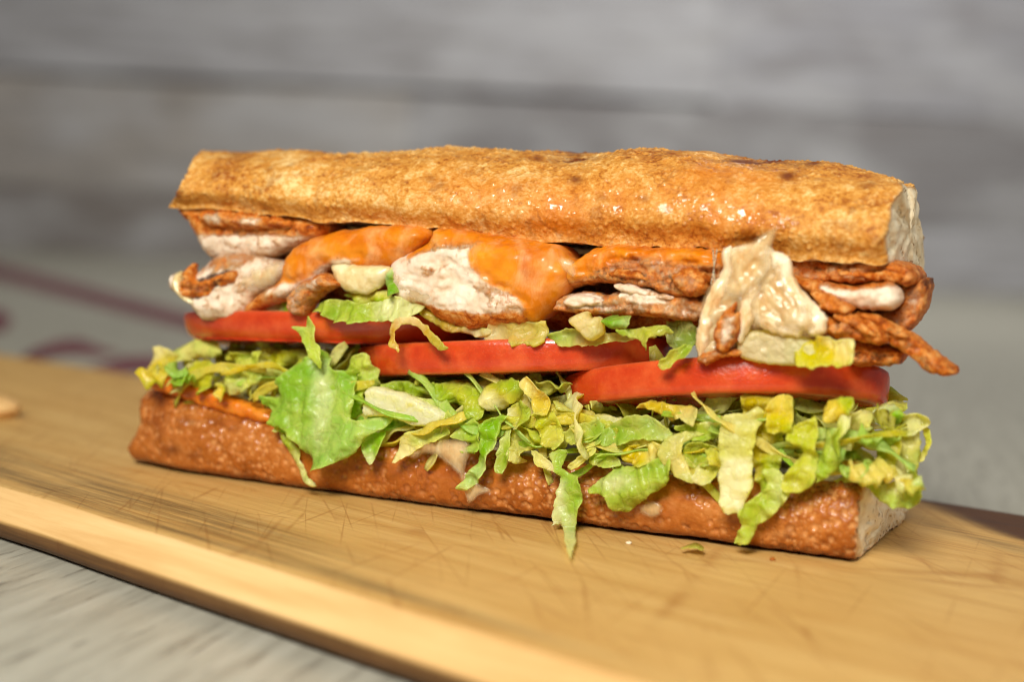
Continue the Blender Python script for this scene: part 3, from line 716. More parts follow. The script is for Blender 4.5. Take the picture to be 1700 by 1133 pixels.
# ---- tomato slices (round, overlapping like shingles)
def tomato(label, lpx, rpx, thick, v_front, depth, tilt_fix=0.0, seed=0, slope=.82, lift=0.0):
    """a round slice: lpx/rpx are the middles of its left and right extremes, whose depth is the slice's centre"""
    cv = v_front+depth/2
    l, r = P([lpx, rpx], cv); q = uvz(np.array([l, r]))
    c_ = (l+r)/2; a = np.linalg.norm(r-l)/2; ux = (r-l)/np.linalg.norm(r-l)
    vy = VAX*math.cos(lift)+ZAX*math.sin(lift); nz = np.cross(ux, vy); nz /= np.linalg.norm(nz)
    n = 150; ang = np.linspace(0, 2*np.pi, n, endpoint=False)
    # radius profile through the thickness: skin tapers to one side, edges rounded
    prof = [(1-.055, .5), (1-.018, .485), (1-.004, .43), (1.0, .3), (1-.004*slope, 0), (1-.012*slope, -.25), (1-.026*slope, -.42), (1-.045*slope, -.485), (1-.075, -.5)]
    wob = 1+.012*np.sin(ang*3+seed)+.008*np.sin(ang*5+2*seed)
    V = []; 
    for (rr, hh) in prof:
        V.append(c_+ux*(a*rr*wob*np.cos(ang))[:, None]+vy*(depth/2*rr*wob*np.sin(ang))[:, None]+nz*(thick*hh+.0004*np.sin(ang*2+seed))[:, None])
    V = np.vstack(V); k = len(prof)
    F = [(j*n+i, (j+1)*n+i, (j+1)*n+(i+1) % n, j*n+(i+1) % n) for j in range(k-1) for i in range(n)]
    root = empty('tomato_slice', (c_[0], c_[1], c_[2]-thick/2)); tag(root, label, 'tomato', 'tomato slices laid in an overlapping row')
    skin = mesh_obj('skin', V, F, M['tomato_skin'], None, True, {'cutline': np.repeat([1.0, .8, .15, 0, 0, 0, .1, .5, 1.0], n)})
    # cut faces with shallow seed hollows
    faces = []
    for sgn, row in ((1, V[:n]), (-1, V[(k-1)*n:])):
        rings = 14; cc = row.mean(0); fv = [row]
        for j in range(1, rings):
            t_ = 1-j/rings; pr = cc+(row-cc)*t_; hol = smooth(.25, .45, t_)*(1-smooth(.65, .82, t_))*np.clip(np.sin(ang*5+seed), 0, 1)
            fv.append(pr-nz*sgn*(hol*.0016)[:, None]+nz*sgn*(.0004*fbm(pr, 300, seed))[:, None])
        fv.append(cc[None]); fv = np.vstack(fv)
        ff = [(j*n+i, j*n+(i+1) % n, (j+1)*n+(i+1) % n, (j+1)*n+i) for j in range(rings-1) for i in range(n)]+[((rings-1)*n+i, (rings-1)*n+(i+1) % n, rings*n) for i in range(n)]
        if sgn < 0: ff = [tuple(reversed(f)) for f in ff]
        faces.append(mesh_obj('cut_face', fv, ff, M['tomato_flesh']))
    adopt(root, skin, *faces); return root
tomato('left tomato slice, highest of the three, its left edge under the curled chicken', (322, 549), (800, 556), .0094, -.006, .064, seed=1, lift=-.13, slope=3.2)
tomato('middle tomato slice with its left end tucked under the left slice', (606, 605), (1118, 592), .0096, -.0075, .066, seed=2, lift=-.12)
tomato('right tomato slice, lowest of the three, under the thick pale lettuce chunk', (944, 660), (1478, 644), .0100, -.0085, .064, seed=4, lift=-.24)

# ---- chicken
def chicken(label, poly, v, **k):
    k.setdefault('step', 3.6); hs = k.get('base_season', .15) > .4; k.setdefault('crag', .0008 if hs else .0002); k.setdefault('streak', .0009 if hs else .0003); k.setdefault('jitter', 3.0 if hs else 1.8)
    if hs: k['R'] = min(k.get('R', 22), 11); k['base_season'] *= .78
    return blob('chicken_piece', poly, v, M['chicken'], label, 'chicken', group='grilled chicken pieces under the top bread', **k)
chicken('pale wedge of chicken with red seasoning right under the left end of the top bread', [(305, 344), (320, 370), (335, 397), (353, 427), (368, 430), (410, 430), (449, 430), (470, 421), (503, 410), (545, 392), (545, 368), (482, 352), (380, 342)],
        .006, front=.006, back=.018, season=[([(290, 330), (600, 330), (560, 392), (450, 388), (400, 390), (330, 385)], .95)], char=[([(360, 358), (385, 356), (385, 378), (360, 380)], .5)], base_season=.22, edge_season=.2)
cB = chicken('curled piece of chicken with a dark charred hollow at the left end', [(291, 454), (288, 475), (300, 490), (318, 502), (340, 530), (368, 532), (410, 526), (432, 494), (464, 476), (476, 440), (440, 428), (395, 421), (362, 425), (343, 442), (322, 458)],
        .001, front=.005, back=.016, base_season=.2, edge_season=.15, season=[([(340, 440), (400, 420), (440, 425), (420, 440), (370, 450)], .6)], char=[([(303, 457), (320, 455), (341, 467), (368, 455), (397, 447), (389, 468), (362, 486), (350, 494), (318, 498)], 1.3)])
chicken('small burnt flake of chicken sticking up at the far left end', [(303, 490), (305, 460), (311, 445), (326, 436), (323, 450), (338, 466), (368, 456), (396, 449), (390, 466), (364, 484), (348, 494), (322, 497)], -.0035, front=.0025, back=.003, R=10, base_season=.9, char=[([(316, 462), (341, 474), (366, 462), (390, 455), (380, 470), (350, 488), (325, 490)], .8)], step=3)
cC = chicken('long slanting slice of chicken half covered in orange sauce left of centre', [(408, 518), (411, 507), (440, 484), (470, 462), (476, 436), (500, 406), (545, 388), (590, 380), (640, 374), (705, 376), (720, 395), (700, 415), (665, 440), (640, 450), (560, 447), (545, 460), (520, 478), (500, 492), (480, 500), (450, 508), (417, 525)],
        -.0005, front=.0055, back=.020, R=26, base_season=.12, edge_season=.5, season=[([(400, 530), (405, 500), (440, 488), (470, 488), (455, 512)], .75)], sauce=[[(466, 470), (470, 434), (496, 400), (545, 380), (600, 370), (660, 366), (730, 380), (715, 400), (694, 416), (664, 442), (630, 445), (598, 441), (622, 428), (575, 427), (545, 438), (525, 457), (500, 467), (485, 463)]])
chicken('ragged orange flake of chicken hanging over the left tomato slice', [(548, 456), (527, 458), (491, 480), (481, 502), (485, 517), (503, 527), (513, 520), (525, 497), (554, 479), (568, 472)], -.006, front=.004, back=.006, R=14, base_season=.62, edge_season=.3, step=3.4, lump=.0016, freq=260)
cG = chicken('big white slice of chicken at the middle with sauce down its right side', [(655, 436), (675, 424), (717, 400), (728, 380), (765, 380), (800, 386), (848, 392), (890, 400), (930, 408), (945, 427), (957, 436), (963, 457), (948, 483), (914, 519), (891, 535), (840, 541), (798, 547), (771, 545), (735, 532), (709, 511), (678, 505), (658, 486), (649, 460)],
        -.001, front=.0068, back=.022, R=34, base_season=.02, edge_season=.4, season=[([(690, 395), (960, 395), (960, 420), (820, 415), (760, 412), (700, 425)], .55), ([(705, 500), (760, 515), (830, 520), (900, 510), (895, 550), (700, 550)], .95), ([(800, 470), (860, 480), (890, 500), (880, 520), (830, 512)], .36), ([(720, 440), (760, 440), (750, 460), (720, 462)], .35)], sauce=[[(803, 412), (850, 385), (936, 395), (950, 425), (970, 450), (955, 490), (916, 522), (898, 540), (886, 530), (886, 500), (855, 480), (822, 460), (802, 432)], [(715, 385), (760, 376), (850, 385), (850, 402), (780, 402), (735, 408), (705, 420), (690, 424)]])
cH = chicken('browned crusty chicken chunk right of centre just under the bread', [(950, 440), (985, 418), (1010, 408), (1060, 408), (1120, 412), (1200, 416), (1215, 460), (1185, 482), (1150, 494), (1110, 490), (1080, 480), (1040, 474), (1010, 470), (975, 474), (952, 478)],
        .001, front=.006, back=.022, R=26, base_season=.80, edge_season=.2, lump=.0018, freq=220, crag=.0011, sauce=[[(935, 430), (985, 402), (1060, 396), (1210, 402), (1205, 436), (1120, 432), (1060, 426), (1015, 440), (985, 456), (960, 460), (940, 450)]], char=[([(960, 445), (1000, 440), (1040, 440), (1100, 450), (1170, 458), (1170, 486), (1110, 484), (1050, 470), (990, 466)], .62)])
chicken('thin chicken slice with a white cut edge lying under the browned chunk', [(925, 516), (938, 490), (970, 484), (1010, 490), (1045, 478), (1085, 478), (1120, 488), (1165, 492), (1190, 515), (1160, 534), (1110, 528), (1060, 525), (1000, 523)],
        -.0005, front=.0042, back=.02, R=16, base_season=.62, edge_season=.3, lump=.0016, freq=220, season=[([(948, 488), (985, 488), (1010, 498), (990, 510), (950, 508)], -.3), ([(1030, 470), (1062, 472), (1100, 488), (1110, 500), (1060, 498), (1030, 484)], -.3)], char=[([(1020, 508), (1060, 508), (1100, 516), (1060, 524), (1010, 520)], .5)])
chicken('orange chicken layer just under the right end of the top bread', [(1300, 424), (1380, 428), (1458, 432), (1500, 436), (1524, 456), (1515, 476), (1475, 470), (1400, 474), (1340, 468), (1308, 458)], .010, front=.006, back=.03, base_season=.85, edge_season=.2, lump=.0018, freq=200, char=[([(1320, 436), (1450, 446), (1450, 458), (1330, 452)], .55)])
chicken('white sliced chicken strip with orange rim at the right end', [(1316, 458), (1352, 464), (1412, 474), (1478, 468), (1499, 490), (1495, 506), (1475, 516), (1426, 514), (1369, 497), (1338, 486)], .003, front=.0055, back=.02, R=18, base_season=-.15, edge_season=.4, season=[([(1310, 450), (1480, 462), (1490, 474), (1420, 482), (1350, 470)], .85), ([(1300, 450), (1360, 465), (1375, 490), (1320, 490)], .9)])
chicken('small crusty orange chicken lump beside the hanging melted cheese', [(1346, 492), (1353, 480), (1384, 490), (1418, 510), (1414, 521), (1395, 523), (1370, 518)], -.003, front=.0045, back=.012, R=14, base_season=.9, step=3.4, lump=.0016, freq=260)
chicken('upright orange rind of chicken at the far right end', [(1476, 470), (1511, 474), (1530, 464), (1540, 460), (1545, 476), (1537, 508), (1523, 538), (1504, 550), (1475, 536), (1445, 524), (1480, 512), (1499, 497)], .014, front=.004, back=.020, R=18, base_season=.78, edge_season=.25, char=[([(1528, 460), (1548, 455), (1546, 480), (1535, 484)], .9)])
chicken('dark braised chicken strip above the right tomato slice', [(1368, 524), (1400, 520), (1450, 524), (1474, 552), (1475, 572), (1428, 568), (1372, 556)], .000, front=.005, back=.02, R=16, base_season=.95, lump=.002, freq=260, char=[([(1370, 525), (1440, 530), (1460, 560), (1400, 560)], .55)])
chicken('long chicken strip pointing out and down past the right end', [(1419, 513), (1460, 524), (1484, 536), (1518, 553), (1546, 576), (1585, 606), (1592, 617), (1574, 624), (1541, 618), (1518, 599), (1500, 586), (1477, 571), (1447, 540)], .004, front=.005, back=.008, R=18, base_season=.85, lump=.0016, freq=240, char=[([(1520, 585), (1590, 600), (1590, 625), (1545, 620)], .62), ([(1420, 515), (1470, 540), (1480, 560), (1450, 545)], .5)])
chicken('dark chicken strip lying on the right end of the right tomato slice', [(1405, 560), (1461, 570), (1504, 580), (1496, 604), (1461, 608), (1412, 606)], .008, front=.0045, back=.018, R=14, base_season=.95, char=[([(1400, 575), (1500, 585), (1495, 610), (1410, 605)], .6)])
chicken('short brown chicken shred lying across the browned chunk right of centre', [(1008, 452), (1030, 446), (1066, 452), (1096, 466), (1090, 474), (1056, 466), (1020, 462)], -.0058, front=.002, back=.004, base_season=.85, step=3, char=[([(1010, 448), (1060, 452), (1090, 470), (1040, 464)], .5)])
chicken('crusty brown chicken nub left of the cheese strings', [(1118, 456), (1140, 446), (1168, 450), (1182, 468), (1172, 488), (1146, 492), (1124, 480)], -.0055, front=.003, back=.005, base_season=.8, step=3, lump=.0018, freq=280)
chicken('pale torn fibre of chicken between the brown chunk and the thin slice', [(1018, 474), (1046, 470), (1082, 482), (1116, 492), (1112, 499), (1072, 494), (1036, 486)], -.0050, front=.0018, back=.004, base_season=.05, edge_season=.2, R=6, step=3)
chicken('small white chicken tear below the sauce at the right of the big slice', [(936, 500), (962, 488), (990, 494), (1004, 502), (980, 508), (950, 510)], -.0048, front=.002, back=.004, base_season=-.1, edge_season=.3, R=7, step=3)
chicken('thin dark chicken shred along the top of the long outermost strip', [(1428, 520), (1456, 524), (1480, 540), (1506, 556), (1500, 564), (1470, 552), (1440, 536)], -.0028, front=.002, back=.004, base_season=.9, step=3, char=[([(1430, 520), (1500, 550), (1490, 565)], .5)])
chicken('ridged orange chicken shred above the dark braised strip', [(1384, 520), (1412, 522), (1446, 540), (1462, 560), (1448, 560), (1420, 546), (1390, 534)], -.0048, front=.0022, back=.004, base_season=.7, step=3)
chicken('flaky orange crust scrap tucked under the bread at the right end', [(1390, 446), (1430, 450), (1470, 448), (1500, 456), (1488, 468), (1440, 464), (1400, 460)], .0035, front=.002, back=.006, base_season=.75, step=3)
chicken('torn orange chicken edge under the bread at the upper left', [(332, 352), (372, 350), (420, 356), (470, 362), (486, 374), (440, 380), (390, 378), (346, 374)], -.001, front=.002, back=.006, base_season=.7, step=3, season=[([(350, 356), (372, 354), (376, 372), (352, 372)], .2), ([(410, 360), (440, 362), (436, 376), (412, 374)], .2)])
# the hidden bulk of the filling
fill_poly = [(400, 385), (560, 395), (900, 420), (1250, 430), (1490, 455), (1470, 560), (1300, 590), (1050, 560), (800, 545), (600, 510), (450, 505), (410, 470)]
o = blob('chicken_filling', fill_poly, .026, M['chicken'], front=.012, back=.028, R=50, step=9, base_season=.85, lump=.004, freq=110)
tag(o, 'dark mass of chopped seasoned chicken deep between the bread halves', 'chicken', kind='stuff')
# ---- cheese
def cheese(label, poly, v, mat='cheese_blob', **k):
    k.setdefault('step', 4.0); k.setdefault('jitter', 1.0); k.setdefault('rough', .0002)
    return blob('melted_cheese', poly, v, M[mat], label, 'cheese', group='melted cheese between the chicken pieces', **k)
ch1 = cheese('long curtain of melted white cheese hanging from the top bread at the right', [(1193, 420), (1214, 410), (1240, 404), (1266, 408), (1284, 418), (1298, 424), (1311, 428), (1315, 454), (1336, 484), (1354, 508), (1374, 522), (1371, 552), (1348, 565), (1316, 560), (1250, 552), (1236, 560), (1220, 590), (1195, 598), (1168, 602), (1156, 586), (1156, 550), (1162, 510), (1172, 476), (1188, 466), (1204, 450)],
             -.0085, 'cheese_film', front=.0016, back=.006, R=30, lump=.0012, freq=110, streak=.0008)
for pl, vv in (([(1198, 416), (1216, 410), (1222, 446), (1208, 488), (1188, 530), (1176, 578), (1162, 596), (1155, 566), (1166, 515), (1182, 475), (1198, 448)], -.0098), ([(1280, 418), (1312, 428), (1318, 460), (1340, 490), (1370, 522), (1371, 552), (1344, 556), (1312, 514), (1290, 470)], -.0096),
               ([(1238, 462), (1264, 476), (1258, 518), (1244, 548), (1228, 572), (1222, 545), (1228, 510)], -.0104), ([(1262, 504), (1296, 496), (1334, 526), (1330, 558), (1284, 554), (1256, 536)], -.0098), ([(1216, 412), (1250, 404), (1284, 416), (1280, 450), (1254, 480), (1226, 470), (1214, 440)], -.0094)):
    blob('cheese_strand', pl, vv, M['cheese'], front=.0022, back=.004, R=16, lump=.0012, freq=170, streak=.0007, step=3.4, jitter=2.4, rough=.0002, parent=ch1)
blob('cheese_fold', [(1204, 424), (1216, 410), (1252, 394), (1280, 374), (1295, 373), (1288, 398), (1281, 424), (1277, 448), (1262, 478), (1244, 494), (1226, 500), (1210, 494), (1198, 480), (1206, 452)], -.0122, M['cheese_film'], front=.0016, back=.003, R=22, lump=.0006, streak=.0004, parent=ch1, jitter=.8, step=3.6)
blob('cheese_fold', [(1240, 500), (1272, 460), (1290, 430), (1304, 432), (1308, 460), (1326, 490), (1350, 514), (1362, 540), (1340, 556), (1300, 552), (1262, 545), (1244, 528)], -.0112, M['cheese_film'], front=.0016, back=.003, R=26, lump=.0012, streak=.0005, parent=ch1, jitter=.8, step=3.8)
for (x0, y0, x1, y1) in ((1184, 416, 1186, 466), (1190, 416, 1181, 470)):
    blob('cheese_string', [(x0-1.2, y0), (x0+1.2, y0), ((x0+x1)/2+.7, (y0+y1)/2), (x1+1.2, y1), (x1-1.2, y1), ((x0+x1)/2-.7, (y0+y1)/2)], -.0085, M['cheese'], front=.0002, back=.0002, R=2, lump=0, step=2.5, parent=ch1, jitter=0, rough=0)
chicken('shredded orange chicken fibre caught in the hanging cheese', [(1186, 552), (1194, 532), (1205, 516), (1224, 503), (1220, 518), (1230, 520), (1229, 548), (1222, 568), (1206, 584), (1192, 580)], -.0120, front=.002, back=.004, R=10, base_season=.7, step=3, season=[([(1205, 530), (1225, 524), (1222, 560), (1205, 572)], .2)])
chicken('thin curled chicken scrap resting on the right tomato slice', [(1156, 600), (1164, 588), (1190, 580), (1226, 579), (1233, 588), (1214, 594), (1190, 598), (1172, 606)], -.0095, front=.002, back=.004, R=8, base_season=.45, step=3)
cheese('creamy blob of cheese under the slanting sauced chicken slice', [(550, 440), (575, 438), (610, 440), (648, 443), (650, 455), (640, 466), (620, 484), (600, 489), (575, 484), (557, 464)], -.0050, front=.0028, back=.008, R=30, lump=.0014, jitter=2.5)
cheese('yellowish smear of cheese on the left edge of the big white chicken slice', [(655, 450), (676, 456), (699, 475), (737, 484), (733, 500), (705, 504), (681, 498), (660, 482), (650, 466)], -.0066, front=.0012, back=.004, R=24, lump=.0009, jitter=3, mat='cheese_film')
cheese('pale lump of cheese right of the curled chicken at the left end', [(395, 470), (410, 450), (440, 436), (472, 432), (474, 455), (455, 474), (430, 482), (408, 482)], -.0046, front=.0014, back=.006, R=22, lump=.0012, jitter=3, mat='cheese_film')
cheese('glossy rounded bit of cheese tipping the curled chicken at the far left', [(292, 456), (303, 450), (306, 470), (318, 492), (330, 506), (314, 504), (298, 490), (288, 474)], -.0035, front=.003, back=.006, R=12)
cheese('tan glossy knob of cheese at the right edge of the sauced white chicken', [(922, 430), (935, 423), (952, 430), (960, 444), (958, 462), (944, 458), (930, 446)], -.0090, front=.0016, back=.004, R=16, step=3, mat='cheese_film')
cheese('thin pink-white film of cheese running down the front of the lower bread', [(660, 752), (688, 740), (714, 728), (768, 728), (785, 748), (772, 785), (797, 803), (816, 816), (796, 826), (779, 838), (770, 822), (758, 790), (731, 766), (706, 756), (690, 765)], -.0106, 'cheese_film', front=.0006, back=.0014, R=8, lump=.0005)
cheese('small pale cheese drip low on the lower bread near its middle', [(1060, 838), (1080, 830), (1100, 838), (1098, 856), (1078, 862), (1062, 854)], -.0094, 'cheese_film', front=.0006, back=.0014, R=8, lump=.0003)
# sauce soaking the left end of the lower bread
blob('sauce_smear', [(248, 644), (256, 630), (280, 624), (304, 628), (330, 640), (420, 672), (460, 690), (450, 704), (400, 694), (330, 672), (290, 658)], -.0030, M['sauce'], 'orange sauce smear on the cut edge of the lower bread at the left', 'sauce', front=.002, back=.012, R=12, lump=.0008)

# ---- lettuce: every piece one can pick out
GRP = 'shredded lettuce pieces'
def leaf(label, poly, v, color, **k): return sheet('lettuce_shred', poly, v, color, label, 'lettuce', group=GRP, **k)
leaf('yellow lettuce piece at the far left end above the lower bread', [(238, 600), (244, 579), (263, 578), (282, 591), (278, 613), (260, 628), (243, 624)], -.001, YE, curl=.003)
leaf('pale lettuce strip under the left tip of the left tomato slice', [(276, 592), (295, 574), (332, 562), (366, 580), (352, 594), (311, 600), (285, 606)], .004, PA)
leaf('crumpled yellow lettuce piece above the sauce smear at the left', [(296, 628), (306, 608), (327, 597), (352, 616), (357, 642), (336, 658), (310, 648)], -.005, YG, ruff=.0022, curl=.003)
leaf('ribbed yellow-green lettuce piece left of the large green leaf', [(360, 628), (378, 608), (400, 597), (424, 584), (430, 607), (420, 638), (390, 656), (364, 650)], -.006, lin(206, 212, 92), ruff=.0018, curl=.003)
leaf('little yellow lettuce drip hanging over the left bread edge', [(356, 640), (376, 646), (370, 668), (359, 667)], -.0085, YE)
leaf('pale lettuce scrap just left of the large green leaf', [(418, 608), (440, 600), (470, 606), (462, 640), (440, 652), (424, 640)], -.001, PA, ruff=.002)
leaf('dim yellow lettuce strip under the left tomato slice', [(370, 590), (420, 580), (500, 586), (560, 590), (540, 606), (470, 612), (410, 606)], .003, YG, ruff=.002)
big = leaf('large bright green leaf hanging over the lower bread left of centre', [(420, 661), (457, 658), (447, 636), (460, 618), (495, 596), (505, 583), (526, 590), (530, 613), (557, 618), (580, 639), (584, 671), (580, 694), (603, 700), (642, 698), (634, 716), (613, 730), (594, 754), (571, 767), (536, 775), (526, 777), (513, 754), (494, 735), (468, 717), (442, 711), (440, 686), (424, 672)],
           -.0130, lin(176, 208, 92), ruff=.0015, freq=150, curl=.003, lean=.006, pale=[([(505, 600), (530, 605), (545, 660), (548, 700), (530, 750), (522, 700), (515, 650)], .45)])
leaf('thin pale lettuce strand crossing the left tomato slice', [(507, 527), (515, 534), (525, 566), (537, 601), (532, 611), (511, 580), (489, 548), (488, 541), (504, 543)], -.0115, LG, ruff=.0006, lean=.002)
leaf('narrow green lettuce strand dangling below the large leaf', [(458, 713), (477, 731), (496, 760), (509, 782), (530, 806), (514, 804), (491, 776), (474, 753)], -.0105, lin(190, 198, 60), ruff=.0006)
leaf('translucent pale leaf behind the large green leaf on its right', [(570, 605), (598, 586), (614, 606), (624, 640), (608, 648), (605, 686), (582, 690), (582, 652), (570, 630)], -.005, LG, ruff=.0012)
leaf('pointed green leaf tip right of the large leaf over the bread', [(606, 726), (634, 718), (637, 735), (626, 761), (616, 772), (607, 754)], -.0110, GR, ruff=.0007)
leaf('dark green curly bit beside the white lettuce rib', [(578, 690), (590, 680), (610, 690), (640, 690), (664, 696), (680, 706), (650, 712), (610, 706), (588, 706)], -.007, DG, ruff=.002)
blob('lettuce_rib', [(606, 672), (613, 643), (650, 648), (691, 660), (716, 673), (742, 688), (730, 703), (691, 709), (661, 696), (630, 691), (609, 692)], -.0085, M['lettuce'], 'thick white lettuce rib chunk right of the large green leaf', 'lettuce', front=.0026, back=.005, R=6, lump=.0005, pale=1.0, group=GRP).color = (*WH, 1)
leaf('green strip running right from the white rib chunk', [(690, 664), (720, 668), (760, 690), (772, 706), (745, 716), (715, 708)], -.0085, lin(196, 210, 100))
leaf('pale lettuce strip over the bread edge below the white rib', [(664, 742), (681, 716), (728, 709), (750, 718), (716, 733), (701, 740), (674, 760), (652, 768)], -.0110, PA, ruff=.0008)
leaf('long green lettuce strand dangling down the bread at the middle', [(795, 708), (815, 697), (843, 692), (829, 710), (826, 735), (812, 756), (809, 778), (796, 800), (776, 812), (765, 808), (780, 785), (794, 765), (797, 738)], -.0112, GR, ruff=.0011)
leaf('forked green lettuce piece left of the long dangling strand', [(752, 718), (785, 696), (797, 714), (800, 742), (778, 755), (768, 750), (778, 732), (756, 730)], -.0100, lin(180, 206, 76))
leaf('cupped yellow leaf under the middle tomato slice', [(792, 658), (815, 636), (857, 632), (860, 658), (840, 676), (818, 690), (799, 680)], -.0075, lin(214, 206, 72), ruff=.001, curl=.004)
leaf('olive lettuce strips just under the left part of the middle tomato', [(632, 636), (690, 636), (740, 640), (790, 650), (770, 672), (720, 664), (670, 656)], -.003, lin(176, 176, 60), ruff=.0022)
leaf('bright curly lettuce right of the olive strips', [(700, 638), (745, 634), (790, 652), (806, 690), (782, 700), (760, 676), (725, 664)], -.006, lin(200, 206, 70), ruff=.002)
leaf('crinkled yellow strip hanging below the middle tomato, right part', [(864, 634), (886, 633), (904, 658), (911, 690), (893, 688), (881, 665), (864, 652)], -.0090, YE, ruff=.0014)
leaf('crinkled yellow strip continuing down right of the middle', [(882, 690), (917, 690), (938, 731), (920, 750), (902, 736), (894, 716)], -.0095, YG, ruff=.0015)
leaf('small curled yellow lettuce knot at the middle', [(842, 724), (864, 710), (902, 720), (897, 742), (872, 750), (868, 776), (849, 768), (844, 742)], -.0095, lin(204, 202, 62), ruff=.0024)
leaf('thin green leaf tongue left of the curled yellow knot', [(826, 760), (836, 722), (846, 712), (848, 750), (842, 778), (826, 784)], -.0105, lin(186, 206, 78), ruff=.0007)
leaf('crumpled yellow piece between the two middle strands', [(838, 684), (866, 668), (880, 690), (872, 706), (850, 706)], -.0085, lin(210, 202, 80), ruff=.002)
leaf('yellow ribbon running under the gap between middle and right tomatoes', [(900, 672), (940, 676), (1000, 690), (1040, 700), (1000, 708), (950, 700), (912, 692)], -.0065, lin(206, 196, 80), ruff=.0012)
leaf('long pale-tailed lettuce strand hanging down onto the cutting board', [(906, 757), (934, 750), (931, 779), (956, 789), (968, 821), (958, 853), (957, 899), (952, 914), (945, 930), (940, 912), (936, 892), (932, 871), (920, 874), (921, 828), (927, 789)], -.0120, lin(178, 206, 84), ruff=.0008, lean=.002, pale=[([(918, 800), (935, 800), (938, 880), (918, 880)], .7)])
leaf('pale thin lettuce sliver left of the strand reaching the board', [(880, 748), (905, 760), (928, 786), (910, 782), (888, 766)], -.0105, PA, ruff=.0005)
leaf('bent pale sliver right of the strand reaching the board', [(944, 776), (960, 760), (985, 742), (990, 750), (972, 766), (950, 782)], -.0102, PA, ruff=.0005)
leaf('wide green leaf with pointed left tip over the right half of the bread', [(977, 812), (1021, 778), (1049, 778), (1078, 771), (1111, 767), (1109, 804), (1079, 822), (1050, 843), (1035, 854), (1013, 840), (1013, 824), (986, 819)], -.0125, lin(186, 206, 88), ruff=.0012, bulge=.0015, pale=[([(990, 800), (1030, 785), (1050, 800), (1020, 815)], .5)])
leaf('flat pale green leaf right of centre under the right tomato', [(994, 716), (1049, 690), (1094, 700), (1115, 719), (1100, 731), (1056, 731), (1014, 739), (993, 734)], -.0090, lin(182, 200, 88), ruff=.0009)
leaf('pale curl shaped like a crescent under the right tomato', [(1090, 751), (1105, 728), (1134, 719), (1163, 725), (1132, 738), (1135, 761), (1154, 797), (1149, 804), (1120, 790), (1098, 769)], -.0115, lin(222, 212, 136), ruff=.0006, curl=.002)
leaf('small folded yellow piece at the foot of the pale crescent curl', [(1150, 794), (1161, 774), (1180, 767), (1193, 779), (1181, 802), (1158, 806)], -.0110, lin(206, 206, 70))
leaf('straight pale green strip left of the flat pale leaf', [(934, 727), (944, 711), (996, 697), (1002, 711), (994, 727), (954, 739)], -.0085, lin(190, 198, 90), ruff=.0008)
leaf('short pale strip under the straight pale green strip', [(958, 740), (994, 722), (1000, 734), (964, 748)], -.0090, PA, ruff=.0005)
leaf('small stepped green strip over the bread left of the wide leaf', [(976, 754), (1012, 756), (1034, 774), (1006, 774), (978, 770)], -.0100, lin(192, 204, 90), ruff=.0008)
leaf('yellow knotted scrap above the wide green leaf', [(1028, 752), (1056, 740), (1086, 744), (1090, 766), (1062, 776), (1040, 770)], -.0105, YE, ruff=.002)
leaf('yellow drooping leaf just below the left part of the right tomato', [(1054, 682), (1076, 668), (1108, 676), (1157, 682), (1153, 710), (1128, 696), (1112, 706), (1084, 684)], -.0090, lin(218, 198, 60), ruff=.0014)
leaf('pale green strip behind the crescent curl', [(1120, 706), (1160, 702), (1194, 700), (1200, 722), (1160, 730), (1130, 722)], -.0065, LG, ruff=.0012)
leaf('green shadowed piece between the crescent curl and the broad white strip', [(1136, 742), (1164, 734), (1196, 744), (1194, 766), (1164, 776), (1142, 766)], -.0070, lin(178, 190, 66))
leaf('broad white-bottomed lettuce strip hanging over the bread right of centre', [(1197, 692), (1231, 691), (1256, 679), (1264, 694), (1252, 729), (1249, 758), (1250, 807), (1243, 828), (1228, 853), (1204, 850), (1194, 807), (1190, 758), (1192, 719)], -.0125, lin(214, 214, 96), ruff=.0008, thick=.0014, lean=.003, pale=[([(1185, 760), (1255, 760), (1250, 860), (1190, 860)], .85)])
leaf('small yellow flap left of the broad white-bottomed strip', [(1169, 744), (1194, 750), (1195, 782), (1177, 763)], -.0120, lin(210, 206, 74))
leaf('jagged green leaf hanging lowest over the right part of the bread', [(1231, 842), (1266, 821), (1274, 807), (1265, 786), (1280, 777), (1303, 793), (1310, 821), (1296, 842), (1278, 861), (1256, 876), (1246, 901), (1217, 903), (1234, 871)], -.0120, lin(196, 212, 80), ruff=.0011, lean=.003)
leaf('crinkled yellow-green strip right of the jagged lowest leaf', [(1306, 722), (1330, 704), (1348, 692), (1354, 715), (1356, 786), (1346, 812), (1315, 820), (1299, 808), (1304, 786), (1329, 758), (1311, 738)], -.0120, lin(206, 210, 62), ruff=.0015)
leaf('yellow ruffled tuft touching the right tomato from below', [(1371, 666), (1413, 663), (1409, 691), (1381, 707), (1365, 699)], -.0095, YE, ruff=.0016)
leaf('narrow twisted green strand below the yellow ruffled tuft', [(1396, 690), (1410, 694), (1404, 720), (1392, 738), (1398, 760), (1384, 752), (1382, 732), (1392, 712)], -.0105, lin(200, 206, 70))
leaf('cupped green leaf at the right between crinkled strip and end clump', [(1367, 715), (1376, 725), (1399, 737), (1397, 769), (1376, 795), (1355, 806), (1356, 768), (1367, 744)], -.0105, lin(188, 206, 80), curl=.003)
leaf('yellow drape straight under the middle of the right tomato', [(1278, 664), (1314, 664), (1317, 716), (1298, 713), (1279, 717)], -.0090, YE, ruff=.001)
leaf('yellow wall of lettuce behind the broad white-bottomed strip', [(1225, 664), (1285, 664), (1300, 720), (1290, 800), (1262, 810), (1245, 740)], -.0060, lin(206, 190, 56), ruff=.0018)
leaf('pale curled leaf at the left of the right end clump', [(1405, 688), (1428, 679), (1448, 691), (1444, 708), (1462, 735), (1442, 740), (1413, 709)], .000, PA)
